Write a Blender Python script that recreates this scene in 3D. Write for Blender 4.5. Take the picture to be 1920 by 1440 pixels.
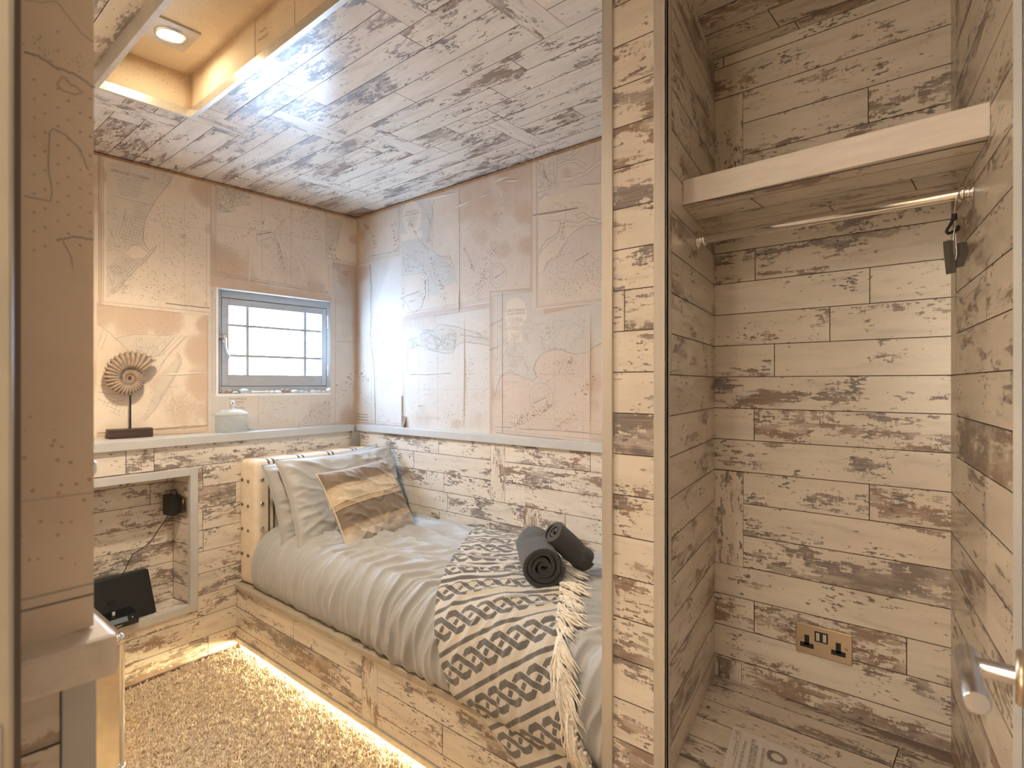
import bpy, bmesh, math, random
import numpy as np
from mathutils import Vector, Matrix
from mathutils.geometry import tessellate_polygon
for o in list(bpy.data.objects): bpy.data.objects.remove(o, do_unlink=True)
scene = bpy.context.scene
COL = scene.collection
random.seed(7); RNG = np.random.default_rng(11)
PI = math.pi

# ------------------------------------------------------------------ camera, light, exposure
HC = 1.34                                   # camera height
F_PX = 1085.0                               # focal length in pixels of the 1920 wide frame
SN, CS = 0.6573, 0.7536                     # camera yaw
CEIL = 2.39
cam_d = bpy.data.cameras.new('camera'); cam = bpy.data.objects.new('camera', cam_d); COL.objects.link(cam)
cam.location = (0, 0, HC); cam.rotation_euler = (PI/2, 0, math.asin(SN))
cam_d.sensor_width = 36; cam_d.lens = 36*F_PX/1920; cam_d.clip_start = 0.02
cam_d.dof.use_dof = True; cam_d.dof.focus_distance = 2.3; cam_d.dof.aperture_fstop = 6.3
scene.camera = cam
w = bpy.data.worlds.new('sky'); scene.world = w; w.use_nodes = True
w.node_tree.nodes['Background'].inputs[0].default_value = (0.45, 0.68, 1.0, 1)
w.node_tree.nodes['Background'].inputs[1].default_value = 22.0
def area(name, loc, size, power, color, target=None, size_y=None, portal=False, spread=None):
    d = bpy.data.lights.new(name, 'AREA'); d.energy = power; d.color = color; d.size = size
    if size_y: d.shape = 'RECTANGLE'; d.size_y = size_y
    if portal: d.cycles.is_portal = True
    if spread: d.spread = spread
    o = bpy.data.objects.new(name, d); COL.objects.link(o); o.location = loc
    if target is not None:
        o.rotation_euler = (Vector(target)-Vector(loc)).to_track_quat('-Z', 'Y').to_euler()
    return o
area('window_portal', (-3.30, 1.61, 1.56), 0.62, 1, (1, 1, 1), (0, 1.61, 1.56), size_y=0.5, portal=True)
area('hall_doorway_light', (-0.30, -3.40, 1.50), 0.6, 17.0, (1.0, 0.85, 0.66), (-0.34, 1.0, 1.40), size_y=1.5)
area('hall_fill', (-0.2, -0.6, 2.34), 0.5, 6.5, (1.0, 0.84, 0.66), (-0.2, -0.6, 0), size_y=0.5)  # added fill, no lamp here: lifts the near wall and door leaf
area('room_fill', (-1.55, 0.69, 2.325), 0.16, 1.6, (1.0, 0.84, 0.66), (-1.55, 0.69, 0), size_y=0.16)  # added warm fill for the room, not a fitting of its ceiling
vs = scene.view_settings
vs.view_transform = 'Standard'; vs.look = 'None'; vs.gamma = 1; vs.exposure = 1.5
try: vs.use_curve_mapping = False
except Exception: pass
scene.cycles.use_denoising = True
scene.cycles.max_bounces = 10; scene.cycles.diffuse_bounces = 6; scene.cycles.transparent_max_bounces = 12
scene.cycles.sample_clamp_indirect = 6.0; scene.cycles.caustics_reflective = False; scene.cycles.caustics_refractive = False

# ------------------------------------------------------------------ geometry helpers
def ray(px, py):
    u = (px-960)/F_PX; v = (720-py)/F_PX
    return Vector((CS*u-SN, SN*u+CS, v))
def on_x(px, py, x):                        # where a sight line meets the plane x = const
    d = ray(px, py); t = x/d.x
    return Vector((x, d.y*t, HC+d.z*t))
def on_y(px, py, y):
    d = ray(px, py); t = y/d.y
    return Vector((d.x*t, y, HC+d.z*t))
def on_z(px, py, z):
    d = ray(px, py); t = (z-HC)/d.z
    return Vector((d.x*t, d.y*t, z))

def _hash(ix, iy, seed):
    n = (ix.astype(np.int64)*374761393 + iy.astype(np.int64)*668265263 + seed*974634777) & 0x7fffffff
    n = ((n ^ (n >> 13))*1274126177) & 0x7fffffff
    return ((n ^ (n >> 16)) & 0xffff)/65535.0
def vnoise(x, y, seed=0):
    x = np.asarray(x, float); y = np.asarray(y, float)
    ix = np.floor(x); iy = np.floor(y); fx = x-ix; fy = y-iy
    fx = fx*fx*(3-2*fx); fy = fy*fy*(3-2*fy)
    ix = ix.astype(np.int64); iy = iy.astype(np.int64)
    a = _hash(ix, iy, seed); b = _hash(ix+1, iy, seed); c = _hash(ix, iy+1, seed); d = _hash(ix+1, iy+1, seed)
    return (a*(1-fx)+b*fx)*(1-fy)+(c*(1-fx)+d*fx)*fy
def fbm(x, y, seed=0, oct=4):
    s = 0; a = .5
    for k in range(oct): s = s+a*vnoise(np.asarray(x)*2**k, np.asarray(y)*2**k, seed+k*17); a *= .5
    return s/(1-.5**oct)

class MB:
    """collects geometry and links it as ONE mesh object"""
    def __init__(s): s.v = []; s.f = []; s.uv = []; s.mi = []; s.sm = []; s.attr = []
    def add(s, verts, faces, mi=0, uvs=None, smooth=False):
        b = len(s.v); s.v += [tuple(p) for p in verts]
        for k, f in enumerate(faces):
            s.f.append(tuple(b+i for i in f)); s.mi.append(mi); s.sm.append(smooth)
            s.uv.append([uvs[i] for i in f] if uvs is not None else [(0, 0)]*len(f))
        return s
    def box(s, lo, hi, mi=0, M=None):
        x0, y0, z0 = lo; x1, y1, z1 = hi
        vs_ = [Vector(p) for p in ((x0,y0,z0),(x1,y0,z0),(x1,y1,z0),(x0,y1,z0),(x0,y0,z1),(x1,y0,z1),(x1,y1,z1),(x0,y1,z1))]
        if M is not None: vs_ = [M @ p for p in vs_]
        return s.add(vs_, [(0,3,2,1),(4,5,6,7),(0,1,5,4),(1,2,6,5),(2,3,7,6),(3,0,4,7)], mi)
    def prism(s, base, top, mi=0):
        n = len(base)
        return s.add(list(base)+list(top), [tuple(range(n-1,-1,-1)), tuple(range(n,2*n))]+[(i,(i+1)%n,n+(i+1)%n,n+i) for i in range(n)], mi)
    def tube(s, pts, r, seg=10, mi=0, caps=True, smooth=True):
        pts = [Vector(p) for p in pts]; n = len(pts)
        rr = r if hasattr(r, '__len__') else [r]*n
        t0 = (pts[1]-pts[0]).normalized(); up = Vector((0,0,1)) if abs(t0.z) < .9 else Vector((1,0,0))
        nrm = (up - t0*up.dot(t0)).normalized(); vs_ = []
        for i in range(n):
            t = (pts[min(i+1,n-1)]-pts[max(i-1,0)]).normalized()
            nrm = (nrm - t*nrm.dot(t)).normalized(); bn = t.cross(nrm)
            for k in range(seg):
                a = 2*PI*k/seg; vs_.append(pts[i]+(nrm*math.cos(a)+bn*math.sin(a))*rr[i])
        fs = [(i*seg+k, i*seg+(k+1)%seg, (i+1)*seg+(k+1)%seg, (i+1)*seg+k) for i in range(n-1) for k in range(seg)]
        s.add(vs_, fs, mi, None, smooth)
        if caps:
            s.add(vs_[:seg], [tuple(range(seg-1,-1,-1))], mi); s.add(vs_[-seg:], [tuple(range(seg))], mi)
        return s
    def lathe(s, prof, seg=32, mi=0, M=None, sx=1, sy=1, smooth=True):
        vs_ = []; n = len(prof)
        for r, z in prof:
            for k in range(seg):
                a = 2*PI*k/seg; p = Vector((r*math.cos(a)*sx, r*math.sin(a)*sy, z)); vs_.append(M @ p if M is not None else p)
        fs = [(i*seg+k, i*seg+(k+1)%seg, (i+1)*seg+(k+1)%seg, (i+1)*seg+k) for i in range(n-1) for k in range(seg)]
        return s.add(vs_, fs, mi, None, smooth)
    def grid(s, P, mi=0, smooth=True, uv=None, mask=None):
        """P: array (n, m, 3)"""
        n, m = P.shape[:2]
        fs = [(i*m+j, i*m+j+1, (i+1)*m+j+1, (i+1)*m+j) for i in range(n-1) for j in range(m-1) if mask is None or mask[i, j]]
        uvs = None if uv is None else [tuple(q) for q in uv.reshape(-1, 2)]
        return s.add([tuple(p) for p in P.reshape(-1, 3)], fs, mi, uvs, smooth)
    def poly(s, pts, mi=0):
        t = tessellate_polygon([[Vector(p) for p in pts]])
        return s.add(pts, [tuple(x) for x in t], mi)
    def build(s, name, mats, parent=None, bevel=0, loc=None, merge=False, subsurf=0):
        me = bpy.data.meshes.new(name); me.from_pydata(s.v, [], s.f)
        ms = mats if isinstance(mats, (list, tuple)) else [mats]
        for m_ in ms: me.materials.append(m_)
        me.polygons.foreach_set('material_index', s.mi); me.polygons.foreach_set('use_smooth', s.sm)
        if any(u != (0, 0) for q in s.uv[:4000] for u in q):
            l = me.uv_layers.new(name='UVMap'); l.data.foreach_set('uv', [c for q in s.uv for u in q for c in u])
        if s.attr:
            for an, vals in s.attr:
                a = me.attributes.new(an, 'FLOAT', 'POINT'); a.data.foreach_set('value', list(vals)+[0.0]*(len(s.v)-len(vals)))
        if merge:
            b = bmesh.new(); b.from_mesh(me); bmesh.ops.remove_doubles(b, verts=b.verts, dist=1e-5); b.to_mesh(me); b.free()
        me.update(); o = bpy.data.objects.new(name, me); COL.objects.link(o)
        if loc is not None:
            me.transform(Matrix.Translation(-Vector(loc))); o.location = loc
        if bevel:
            m_ = o.modifiers.new('bevel', 'BEVEL'); m_.width = bevel; m_.segments = 2; m_.limit_method = 'ANGLE'; m_.angle_limit = 0.6
        if subsurf:
            m_ = o.modifiers.new('subd', 'SUBSURF'); m_.levels = subsurf; m_.render_levels = subsurf
        if parent is not None:
            o.parent = parent; o.matrix_parent_inverse = Matrix.Translation(parent.location).inverted()
        return o
def tag(o, label=None, cat=None, group=None, kind=None):
    if label: o['label'] = label
    if cat: o['category'] = cat
    if group: o['group'] = group
    if kind: o['kind'] = kind
    return o
def empty(name, loc, label=None, cat=None, group=None, kind=None):
    o = bpy.data.objects.new(name, None); COL.objects.link(o); o.location = loc; o.empty_display_size = .05
    return tag(o, label, cat, group, kind)
def struct(o, label, cat): return tag(o, label, cat, None, 'structure')

# ------------------------------------------------------------------ material helpers
class Sh:
    def __init__(s, name):
        s.mat = bpy.data.materials.new(name); s.mat.use_nodes = True; s.nt = s.mat.node_tree
        s.b = s.nt.nodes['Principled BSDF']
    def node(s, t): return s.nt.nodes.new(t)
    def put(s, sock, val):
        if isinstance(val, bpy.types.NodeSocket): s.nt.links.new(val, sock)
        elif hasattr(val, '__len__') and len(val) == 3 and sock.type == 'RGBA': sock.default_value = (*val, 1)
        else: sock.default_value = val
    def m(s, op, a, b=None, c=None, clamp=False):
        n = s.node('ShaderNodeMath'); n.operation = op; n.use_clamp = clamp
        s.put(n.inputs[0], a)
        if b is not None: s.put(n.inputs[1], b)
        if c is not None: s.put(n.inputs[2], c)
        return n.outputs[0]
    def step(s, x, lo, hi):
        n = s.node('ShaderNodeMapRange'); n.interpolation_type = 'SMOOTHSTEP'; n.clamp = True
        s.put(n.inputs['Value'], x); s.put(n.inputs['From Min'], lo); s.put(n.inputs['From Max'], hi)
        return n.outputs[0]
    def mix(s, f, a, b, blend='MIX'):
        n = s.node('ShaderNodeMix'); n.data_type = 'RGBA'; n.blend_type = blend
        s.put(n.inputs[0], f); s.put(n.inputs[6], a); s.put(n.inputs[7], b)
        return n.outputs[2]
    def uv(s):
        n = s.node('ShaderNodeUVMap'); n.uv_map = 'UVMap'; return n.outputs[0]
    def obj(s): return s.node('ShaderNodeTexCoord').outputs['Object']
    def sep(s, v):
        n = s.node('ShaderNodeSeparateXYZ'); s.put(n.inputs[0], v); return n.outputs
    def vec(s, x, y, z=0.0):
        n = s.node('ShaderNodeCombineXYZ'); s.put(n.inputs[0], x); s.put(n.inputs[1], y); s.put(n.inputs[2], z); return n.outputs[0]
    def scale(s, v, sc):
        n = s.node('ShaderNodeVectorMath'); n.operation = 'MULTIPLY'; s.put(n.inputs[0], v); n.inputs[1].default_value = sc; return n.outputs[0]
    def noise(s, v, sc=1.0, det=3.0, rough=.55, dist=0.0):
        n = s.node('ShaderNodeTexNoise'); s.put(n.inputs['Vector'], v); n.inputs['Scale'].default_value = sc
        n.inputs['Detail'].default_value = det; n.inputs['Roughness'].default_value = rough; n.inputs['Distortion'].default_value = dist
        return n.outputs[0]
    def voro(s, v, sc, feature='F1'):
        n = s.node('ShaderNodeTexVoronoi'); n.feature = feature; s.put(n.inputs['Vector'], v); n.inputs['Scale'].default_value = sc
        return n.outputs[0]
    def attr(s, name):
        n = s.node('ShaderNodeAttribute'); n.attribute_name = name; return n.outputs['Fac']
    def bump(s, h, strength=.3, dist=.002):
        n = s.node('ShaderNodeBump'); n.inputs['Strength'].default_value = strength; n.inputs['Distance'].default_value = dist
        s.put(n.inputs['Height'], h); s.nt.links.new(n.outputs[0], s.b.inputs['Normal'])
    def set(s, **k):
        for a, v in k.items(): s.put(s.b.inputs[a.replace('_', ' ')], v)
        return s.mat

def simple(name, col, rough=.5, metal=0.0, var=.06, vs_=14.0, bump=0.0, bsc=200.0, stretch=(1, 1, 1), **k):
    s = Sh(name); c = s.obj(); n = s.noise(s.scale(c, stretch), vs_, 3)
    f = s.step(n, .3, .7)
    s.set(Base_Color=s.mix(f, tuple(x*(1-var) for x in col), tuple(min(1, x*(1+var)) for x in col)), Roughness=rough, Metallic=metal, **k)
    if bump: s.bump(s.noise(s.scale(c, stretch), bsc, 2), bump)
    return s.mat

def plank_mat(name, paint=(.72, .655, .565), paint2=(.66, .60, .52), p1=(.295, .212, .162), p2=(.235, .200, .185), wear=0.029, rough=.24):
    s = Sh(name); u, v, _ = s.sep(s.uv())
    V = lambda a, b: s.vec(s.m('MULTIPLY', u, a), s.m('MULTIPLY', v, b))
    a = s.noise(V(4.0, 13), 1, 4, .62)                 # big worn patches
    b = s.noise(V(24, 85), 1, 5, .68)                 # ragged long chips
    t = s.noise(V(150, 38), 1, 2, .5)                 # small teeth across the grain
    c = s.noise(V(1.1, 3.0), 1, 2, .5)                # density from plank to plank
    d = s.noise(V(46, 120), 1, 3, .6); e = s.noise(V(7, 10), 1, 2, .5)
    h = s.m('ADD', s.m('MULTIPLY', a, .58), s.m('MULTIPLY', b, .37))
    h = s.m('ADD', h, s.m('MULTIPLY', t, .10)); h = s.m('ADD', h, s.m('MULTIPLY', s.m('SUBTRACT', c, .5), .36))
    mask = s.step(h, .590-wear, .605-wear)
    mask = s.m('MULTIPLY', mask, s.m('ADD', .62, s.m('MULTIPLY', s.step(s.noise(V(9, 22), 1, 3), .38, .55), .38)))
    chips = s.step(s.m('ADD', s.m('MULTIPLY', d, .52), s.m('MULTIPLY', e, .52)), .640-wear*.6, .658-wear*.6)
    wash = s.step(s.noise(V(6, 30), 1, 4, .6), .50, .72)
    grain = s.noise(V(7, 520), 1, 3, .6)
    pc = s.mix(s.step(s.noise(V(2.2, 4.5), 1, 1), .38, .6), p1, p2)
    pc = s.mix(s.step(grain, .35, .65), s.mix(1.0, pc, (.72, .72, .72), 'MULTIPLY'), s.mix(1.0, pc, (1.28, 1.26, 1.24), 'MULTIPLY'))
    base = s.mix(s.step(s.noise(V(3, 16), 1, 3), .35, .65), paint, paint2)
    base = s.mix(s.m('MULTIPLY', wash, .22), base, pc)
    base = s.mix(s.m('MULTIPLY', s.step(grain, .5, .8), .10), base, p1)
    col = s.mix(mask, base, pc)
    col = s.mix(s.m('MULTIPLY', chips, .85), col, tuple(x*.58 for x in p2))
    s.set(Base_Color=col, Roughness=s.m('ADD', rough, s.m('MULTIPLY', mask, .15)))
    s.bump(s.m('ADD', s.m('MULTIPLY', mask, -1), s.m('MULTIPLY', grain, .3)), .06, .0006)
    return s.mat

MAT = {}
MAT['plank'] = plank_mat('painted_plank')
MAT['seam'] = simple('plank_seam', (.05, .036, .027), .8)
MAT['grey'] = simple('grey_paint', (.50, .50, .49), .38, var=.05, vs_=6)
MAT['window_paint'] = simple('window_grey_paint', (.40, .41, .42), .42, var=.05, vs_=8, stretch=(1, 1, 6))
MAT['shelf'] = simple('pale_shelf_paint', (.68, .62, .56), .45, var=.05, vs_=9, stretch=(1, 8, 8))
MAT['metal'] = simple('brushed_trim_metal', (.56, .52, .46), .36, metal=.5, var=.06, vs_=40, stretch=(1, 1, .05))
MAT['alu'] = simple('aluminium', (.74, .73, .72), .28, metal=1.0, var=.04)
MAT['chrome'] = simple('chrome', (.86, .84, .81), .08, metal=1.0, var=.02)
MAT['steel'] = simple('satin_steel', (.66, .63, .60), .27, metal=1.0, var=.03)
MAT['brass'] = simple('socket_plate_metal', (.60, .48, .34), .33, metal=.9, var=.03)
MAT['black'] = simple('black_plastic', (.008, .008, .009), .42, var=.1)
MAT['blackgloss'] = simple('black_gloss_plastic', (.010, .010, .012), .18, var=.1)
MAT['rubber'] = simple('black_rubber', (.015, .014, .013), .6)
MAT['lcd'] = simple('lcd_screen', (.16, .20, .24), .2, var=.03)
MAT['white'] = simple('white_print', (.7, .7, .68), .5)
MAT['ink'] = simple('chart_ink', (.37, .33, .295), .7, var=.15)
MAT['inkdark'] = simple('chart_ink_dark', (.20, .175, .155), .7, var=.15)
MAT['rust'] = simple('rust_specks', (.20, .125, .08), .7, var=.25)
MAT['rope'] = simple('rope_fibre', (.40, .23, .11), .85, var=.3, vs_=160, bump=.4, bsc=900)
MAT['darkwood'] = simple('dark_wood', (.055, .028, .02), .45, var=.35, vs_=30, stretch=(1, .15, 6))
MAT['plaster'] = simple('hall_paint', (.76, .70, .60), .7)
MAT['leather'] = simple('cream_trunk_panel', (.66, .52, .35), .42, var=.12, vs_=9)
MAT['rebateshade'] = simple('rebate_shade', (.16, .13, .11), .6)  # dark colour standing in for shadow behind the jamb
MAT['fascia'] = simple('white_reveal_paint', (.78, .78, .77), .5)

def chart_mat(name, base, dark, tint, stain=(.50, .335, .225)):
    """aged printed chart paper: attribute 'stain' is where it has browned"""
    s = Sh(name); c = s.obj(); st = s.attr('stain')
    n1 = s.noise(c, 3.2, 4, .6, .4); n2 = s.noise(c, 17, 5, .65); n3 = s.noise(s.scale(c, (1, 1, .12)), 160, 2)
    f = s.m('ADD', s.m('MULTIPLY', s.step(n1, .40, .66), .55), s.m('MULTIPLY', s.step(n2, .3, .75), .30))
    col = s.mix(f, base, dark)
    col = s.mix(s.m('MULTIPLY', s.step(s.noise(c, 1.7, 3), .48, .68), .55), col, tint)
    sm = s.step(s.m('ADD', st, s.m('MULTIPLY', s.m('SUBTRACT', s.noise(s.scale(c, (1, 1, .6)), 13, 6, .68), .5), .85)), .18, .95)
    col = s.mix(s.m('MULTIPLY', sm, .62), col, stain)
    ring = s.m('MULTIPLY', sm, s.m('SUBTRACT', 1.0, sm))
    col = s.mix(s.m('MULTIPLY', ring, .8), col, tuple(x*.8 for x in stain))
    col = s.mix(s.m('MULTIPLY', s.step(n3, .45, .8), .10), col, dark)
    sp = s.m('MULTIPLY', s.m('LESS_THAN', s.voro(c, 85), .17), s.step(s.noise(c, 5.5, 3), .50, .62))
    col = s.mix(s.m('MULTIPLY', sp, .55), col, (.28, .18, .12))
    s.set(Base_Color=col, Roughness=.72); s.b.inputs['Specular IOR Level'].default_value = .10
    s.bump(s.m('ADD', s.noise(c, 6, 4, .55, .8), s.m('MULTIPLY', n2, .15)), .35, .012)
    return s.mat
MAT['paperA'] = chart_mat('chart_paper_warm', (.76, .655, .53), (.68, .56, .44), (.73, .63, .52))
MAT['paperB'] = chart_mat('chart_paper_buff', (.74, .63, .52), (.66, .54, .44), (.68, .59, .51))
MAT['paperE'] = chart_mat('chart_paper_beige', (.635, .555, .47), (.565, .475, .395), (.585, .525, .46))
MAT['paperC'] = chart_mat('chart_paper_cool', (.62, .58, .53), (.56, .51, .465), (.55, .535, .51))
MAT['paperD'] = chart_mat('chart_paper_pink', (.61, .52, .44), (.55, .45, .38), (.54, .48, .43), (.50, .35, .265))
MAT['land'] = chart_mat('chart_land_tint', (.67, .585, .475), (.60, .515, .415), (.65, .575, .475))
MAT['landgrey'] = chart_mat('chart_land_grey', (.565, .53, .48), (.51, .47, .42), (.535, .51, .465))
MAT['cartouche'] = chart_mat('chart_title_panel', (.665, .59, .50), (.63, .55, .46), (.64, .57, .48))
# ------------------------------------------------------------------ plank covered surfaces
def rect_minus(r, h):
    u0, u1, v0, v1 = r; a0, a1, b0, b1 = h
    if a1 <= u0 or a0 >= u1 or b1 <= v0 or b0 >= v1: return [r]
    out = []
    if a0 > u0: out.append((u0, a0, v0, v1))
    if a1 < u1: out.append((a1, u1, v0, v1))
    m0, m1 = max(u0, a0), min(u1, a1)
    if b0 > v0: out.append((m0, m1, v0, b0))
    if b1 < v1: out.append((m0, m1, b1, v1))
    return out
def minus_all(rs, holes):
    for h in holes:
        rs = [q for r in rs for q in rect_minus(r, h)]
    return [r for r in rs if r[1]-r[0] > .002 and r[3]-r[2] > .002]
def planks(mb, O, U, V, region, pitch, phase, joints=(), crosses=(), holes=(), rnd=True, length=1.15, gap=.0012, seed=1, seams=None):
    O = Vector(O); U = Vector(U).normalized(); V = Vector(V).normalized(); N = U.cross(V)
    R = random.Random(seed); u0, u1, v0, v1 = region
    if seams is None:
        k0 = math.floor((v0-phase)/pitch); seams = []
        k = k0
        while phase+k*pitch < v1: seams.append(phase+k*pitch); k += 1
        seams.append(phase+k*pitch)
    pieces = []
    for a, b in zip(seams[:-1], seams[1:]):
        ra, rb = max(a, v0), min(b, v1)
        if rb-ra < .004: continue
        js = [j[0] for j in joints if a < j[1] < b]
        free = not any(a <= j[1] <= b for j in joints)
        cuts = sorted(js)
        if rnd and (free or u1-u0 > 1.6):
            x = u0+R.uniform(.15, length)
            while x < u1-.08:
                if all(abs(x-c) > .45 for c in js): cuts.append(x)
                x += length*R.uniform(.8, 1.15)
        cuts = [u0]+sorted(c for c in cuts if u0+.01 < c < u1-.01)+[u1]
        for c0, c1 in zip(cuts[:-1], cuts[1:]): pieces.append(((c0, c1, ra, rb), False))
    out = []
    for r, vert in pieces:
        for q in minus_all([r], list(crosses)+list(holes)): out.append((q, r, False))
    for c in crosses:
        cc = (max(c[0], u0), min(c[1], u1), max(c[2], v0), min(c[3], v1))
        if cc[1]-cc[0] > .004 and cc[3]-cc[2] > .004:
            for q in minus_all([cc], holes): out.append((q, cc, True))
    offs = {}
    P = lambda u, v, n=0.0: O+U*u+V*v+N*n
    for q in minus_all([tuple(region)], holes):
        a, b, c, d = q
        mb.add([P(a, c, -.0012), P(b, c, -.0012), P(b, d, -.0012), P(a, d, -.0012)], [(0, 1, 2, 3)], 1, [(0, 0)]*4)
    for q, r, vert in out:
        if r not in offs: offs[r] = (R.uniform(0, 60), R.uniform(0, 60))
        ou, ov = offs[r]; a, b, c, d = q
        ga = gap if abs(a-r[0]) < 1e-6 else 0; gb = gap if abs(b-r[1]) < 1e-6 else 0
        gc = gap if abs(c-r[2]) < 1e-6 else 0; gd = gap if abs(d-r[3]) < 1e-6 else 0
        a += ga; b -= gb; c += gc; d -= gd
        pts = [(a, c), (b, c), (b, d), (a, d)]
        uvs = [(y+ou, x+ov) if vert else (x+ou, y+ov) for x, y in pts]
        mb.add([P(x, y) for x, y in pts], [(0, 1, 2, 3)], 0, uvs)
    return mb
PM = [MAT['plank'], MAT['seam']]
PITCH = .0995; PHASE = HC+.0225              # plank courses of the walls, as world heights

XA, YB = -3.14, 2.106                        # chart walls
YC = 1.848                                   # closet back wall
YF = 1.236                                   # partition front
DX0, DSL = -2.912, -.130                     # dado wall below the ledge: x = DX0 + DSL*(y-.671)
def dado_x(y): return DX0+DSL*(y-.671)
DU = Vector((DSL, 1, 0)).normalized()        # along the dado, away from the camera
DN = Vector((1, -DSL, 0)).normalized()       # out of the dado, into the room
YD = 2.082                                   # dado below the charts on the right wall
CW = Vector((.201, -1, 0)).normalized()      # closet side walls, towards the viewer
CL0 = Vector((-.7388, YC, 0)); CR0 = Vector((-.1265, YC, 0))
ZF = .397                                    # closet floor
LZ = HC-.2486                                # ledge top

# ---- ceiling with the lined recess cut out
HOLE = (-2.318, -.72, .548, .838)
cj = [on_z(a, b, CEIL) for a, b in ((543,122),(559,167),(782,81),(769,187),(972,121),(940,177),(932,215),(1090,215),(860,250),(420,250),(330,235))]
xc = [(-2.23,-2.13,1.084,1.392),(-2.08,-1.98,1.392,1.70),(-1.62,-1.537,1.70,2.007),(-1.095,-.995,1.084,1.392),(-1.345,-1.245,.879,1.084),
      (-2.62,-2.52,.571,.878),(-2.47,-2.37,.879,1.084),(-2.79,-2.69,1.494,1.80)]
mb = MB()
planks(mb, (0, 0, CEIL), (1, 0, 0), (0, -1, 0), (XA-.02, .30, -2.13, -.15), .1026, -2.007,
       [(p.x, -p.y) for p in cj], [(a, b, -d, -c) for a, b, c, d in xc], [(HOLE[0], HOLE[1], -HOLE[3], -HOLE[2])], seed=4, length=1.3)
struct(mb.build('ceiling', PM), 'ceiling covered in whitewashed distressed planks', 'ceiling')

# ---- upper chart walls (backing) and dado panels
win = (1.2687, 1.956, HC-.052, HC+.5015)     # window opening: y0 y1 z0 z1
mb = MB()
for q in minus_all([(.15, YB+.02, LZ-.06, CEIL+.01)], [win]):
    mb.add([(XA, q[0], q[2]), (XA, q[1], q[2]), (XA, q[1], q[3]), (XA, q[0], q[3])], [(0, 1, 2, 3)])
wall_left = struct(mb.build('wall_left', MAT['paperA']), 'left wall papered with aged nautical charts around a small window', 'wall')
mb = MB()
mb.add([(XA-.02, YB, LZ-.06), (-.70, YB, LZ-.06), (-.70, YB, CEIL+.01), (XA-.02, YB, CEIL+.01)], [(0, 1, 2, 3)])
wall_right = struct(mb.build('wall_right', MAT['paperC']), 'right wall above the bed papered with aged nautical charts', 'wall')

# dado under the window: u = distance along the wall from y=.671, v = height
DO = Vector((DX0, .671, 0))
def on_dado(px, py, off=0.0):
    d = ray(px, py); n = DN; o = DO+DN*off
    t = (o.x*n.x+o.y*n.y)/(d.x*n.x+d.y*n.y); p = Vector((d.x*t, d.y*t, HC+d.z*t))
    return p, ((p-o).dot(DU), p.z)
NU1 = .402; NZ0, NZ1 = HC-1.052, HC-.432      # niche opening
NICHE = (-.12, NU1, NZ0, NZ1)
PHA = HC-.498
mb = MB()
planks(mb, DO, DU, (0, 0, 1), (-.52, 1.46, -.01, LZ-.02), .1045, PHA,
       [on_dado(236, 862)[1], on_dado(380, 965)[1], on_dado(289, 862)[1], on_dado(381, 1020)[1]], [], [NICHE], seed=21, length=1.5)
dl = mb.build('dado_panel', PM, wall_left)
mb = MB()
vx = [(on_y(919.5, 870, YD).x, on_y(947, 870, YD).x, PHASE-6*PITCH, PHASE-2*PITCH), (on_y(982, 970, YD).x, on_y(1012, 970, YD).x, PHASE-8*PITCH, PHASE-6*PITCH)]
jb = [on_y(a, b, YD) for a, b in ((776,866),(832,905),(1107,880),(824,963),(1060,1000))]
planks(mb, (0, YD, 0), (1, 0, 0), (0, 0, 1), (-3.12, -.72, .28, LZ-.02), PITCH, PHASE, [(p.x, p.z) for p in jb], vx, [], seed=8, rnd=True, length=1.7)
mb.build('dado_panel', PM, wall_right)

# ---- niche in the dado
ND = .162
mb = MB(); B0 = DO-DN*ND
planks(mb, B0, DU, (0, 0, 1), (-.14, NU1, NZ0, NZ1), .0985, HC-.475, [(NU1-.105, HC-.53), (NU1-.03, HC-.45)], [], [], seed=33, length=2.2)
planks(mb, DO+DU*NU1-DN*ND, DN, (0, 0, 1), (0, ND, NZ0, NZ1), .0985, HC-.475, [], [], [], rnd=False, seed=34)
planks(mb, DO+Vector((0, 0, NZ0)), DU, -DN, (-.14, NU1, 0, ND), .0985, .065, [(NU1-.13, .03), (NU1-.13, .1)], [], [], rnd=False, seed=35)
planks(mb, DO+Vector((0, 0, NZ1))-DN*ND, DU, DN, (-.14, NU1, 0, ND), .0985, .0, [], [], [], rnd=False, seed=36)
planks(mb, DO-DU*.14, -DN, (0, 0, 1), (0, ND, NZ0, NZ1), .0985, HC-.475, [], [], [], rnd=False, seed=37)
struct(mb.build('wall_niche', PM, None), 'plank lined niche set into the low wall under the ledge', 'wall niche')
mb = MB()
def dbox(u0, u1, n0, n1, z0, z1): mb.box((u0, n0, z0), (u1, n1, z1), 0, Matrix(((DU.x, DN.x, 0, DO.x), (DU.y, DN.y, 0, DO.y), (0, 0, 1, 0), (0, 0, 0, 1))))
FW = .033
dbox(NU1-.003, NU1+FW, -.02, .008, NZ0-FW, NZ1+FW); dbox(-.14, NU1-.003, -.02, .008, NZ1-.003, NZ1+FW); dbox(-.14, NU1-.003, -.02, .008, NZ0-FW, NZ0+.003)
dbox(-.155, -.12, -.02, .008, NZ0-FW, NZ1+FW)
struct(mb.build('trim_1', MAT['grey'], bevel=.002), 'grey painted frame around the niche opening', 'trim')

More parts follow.
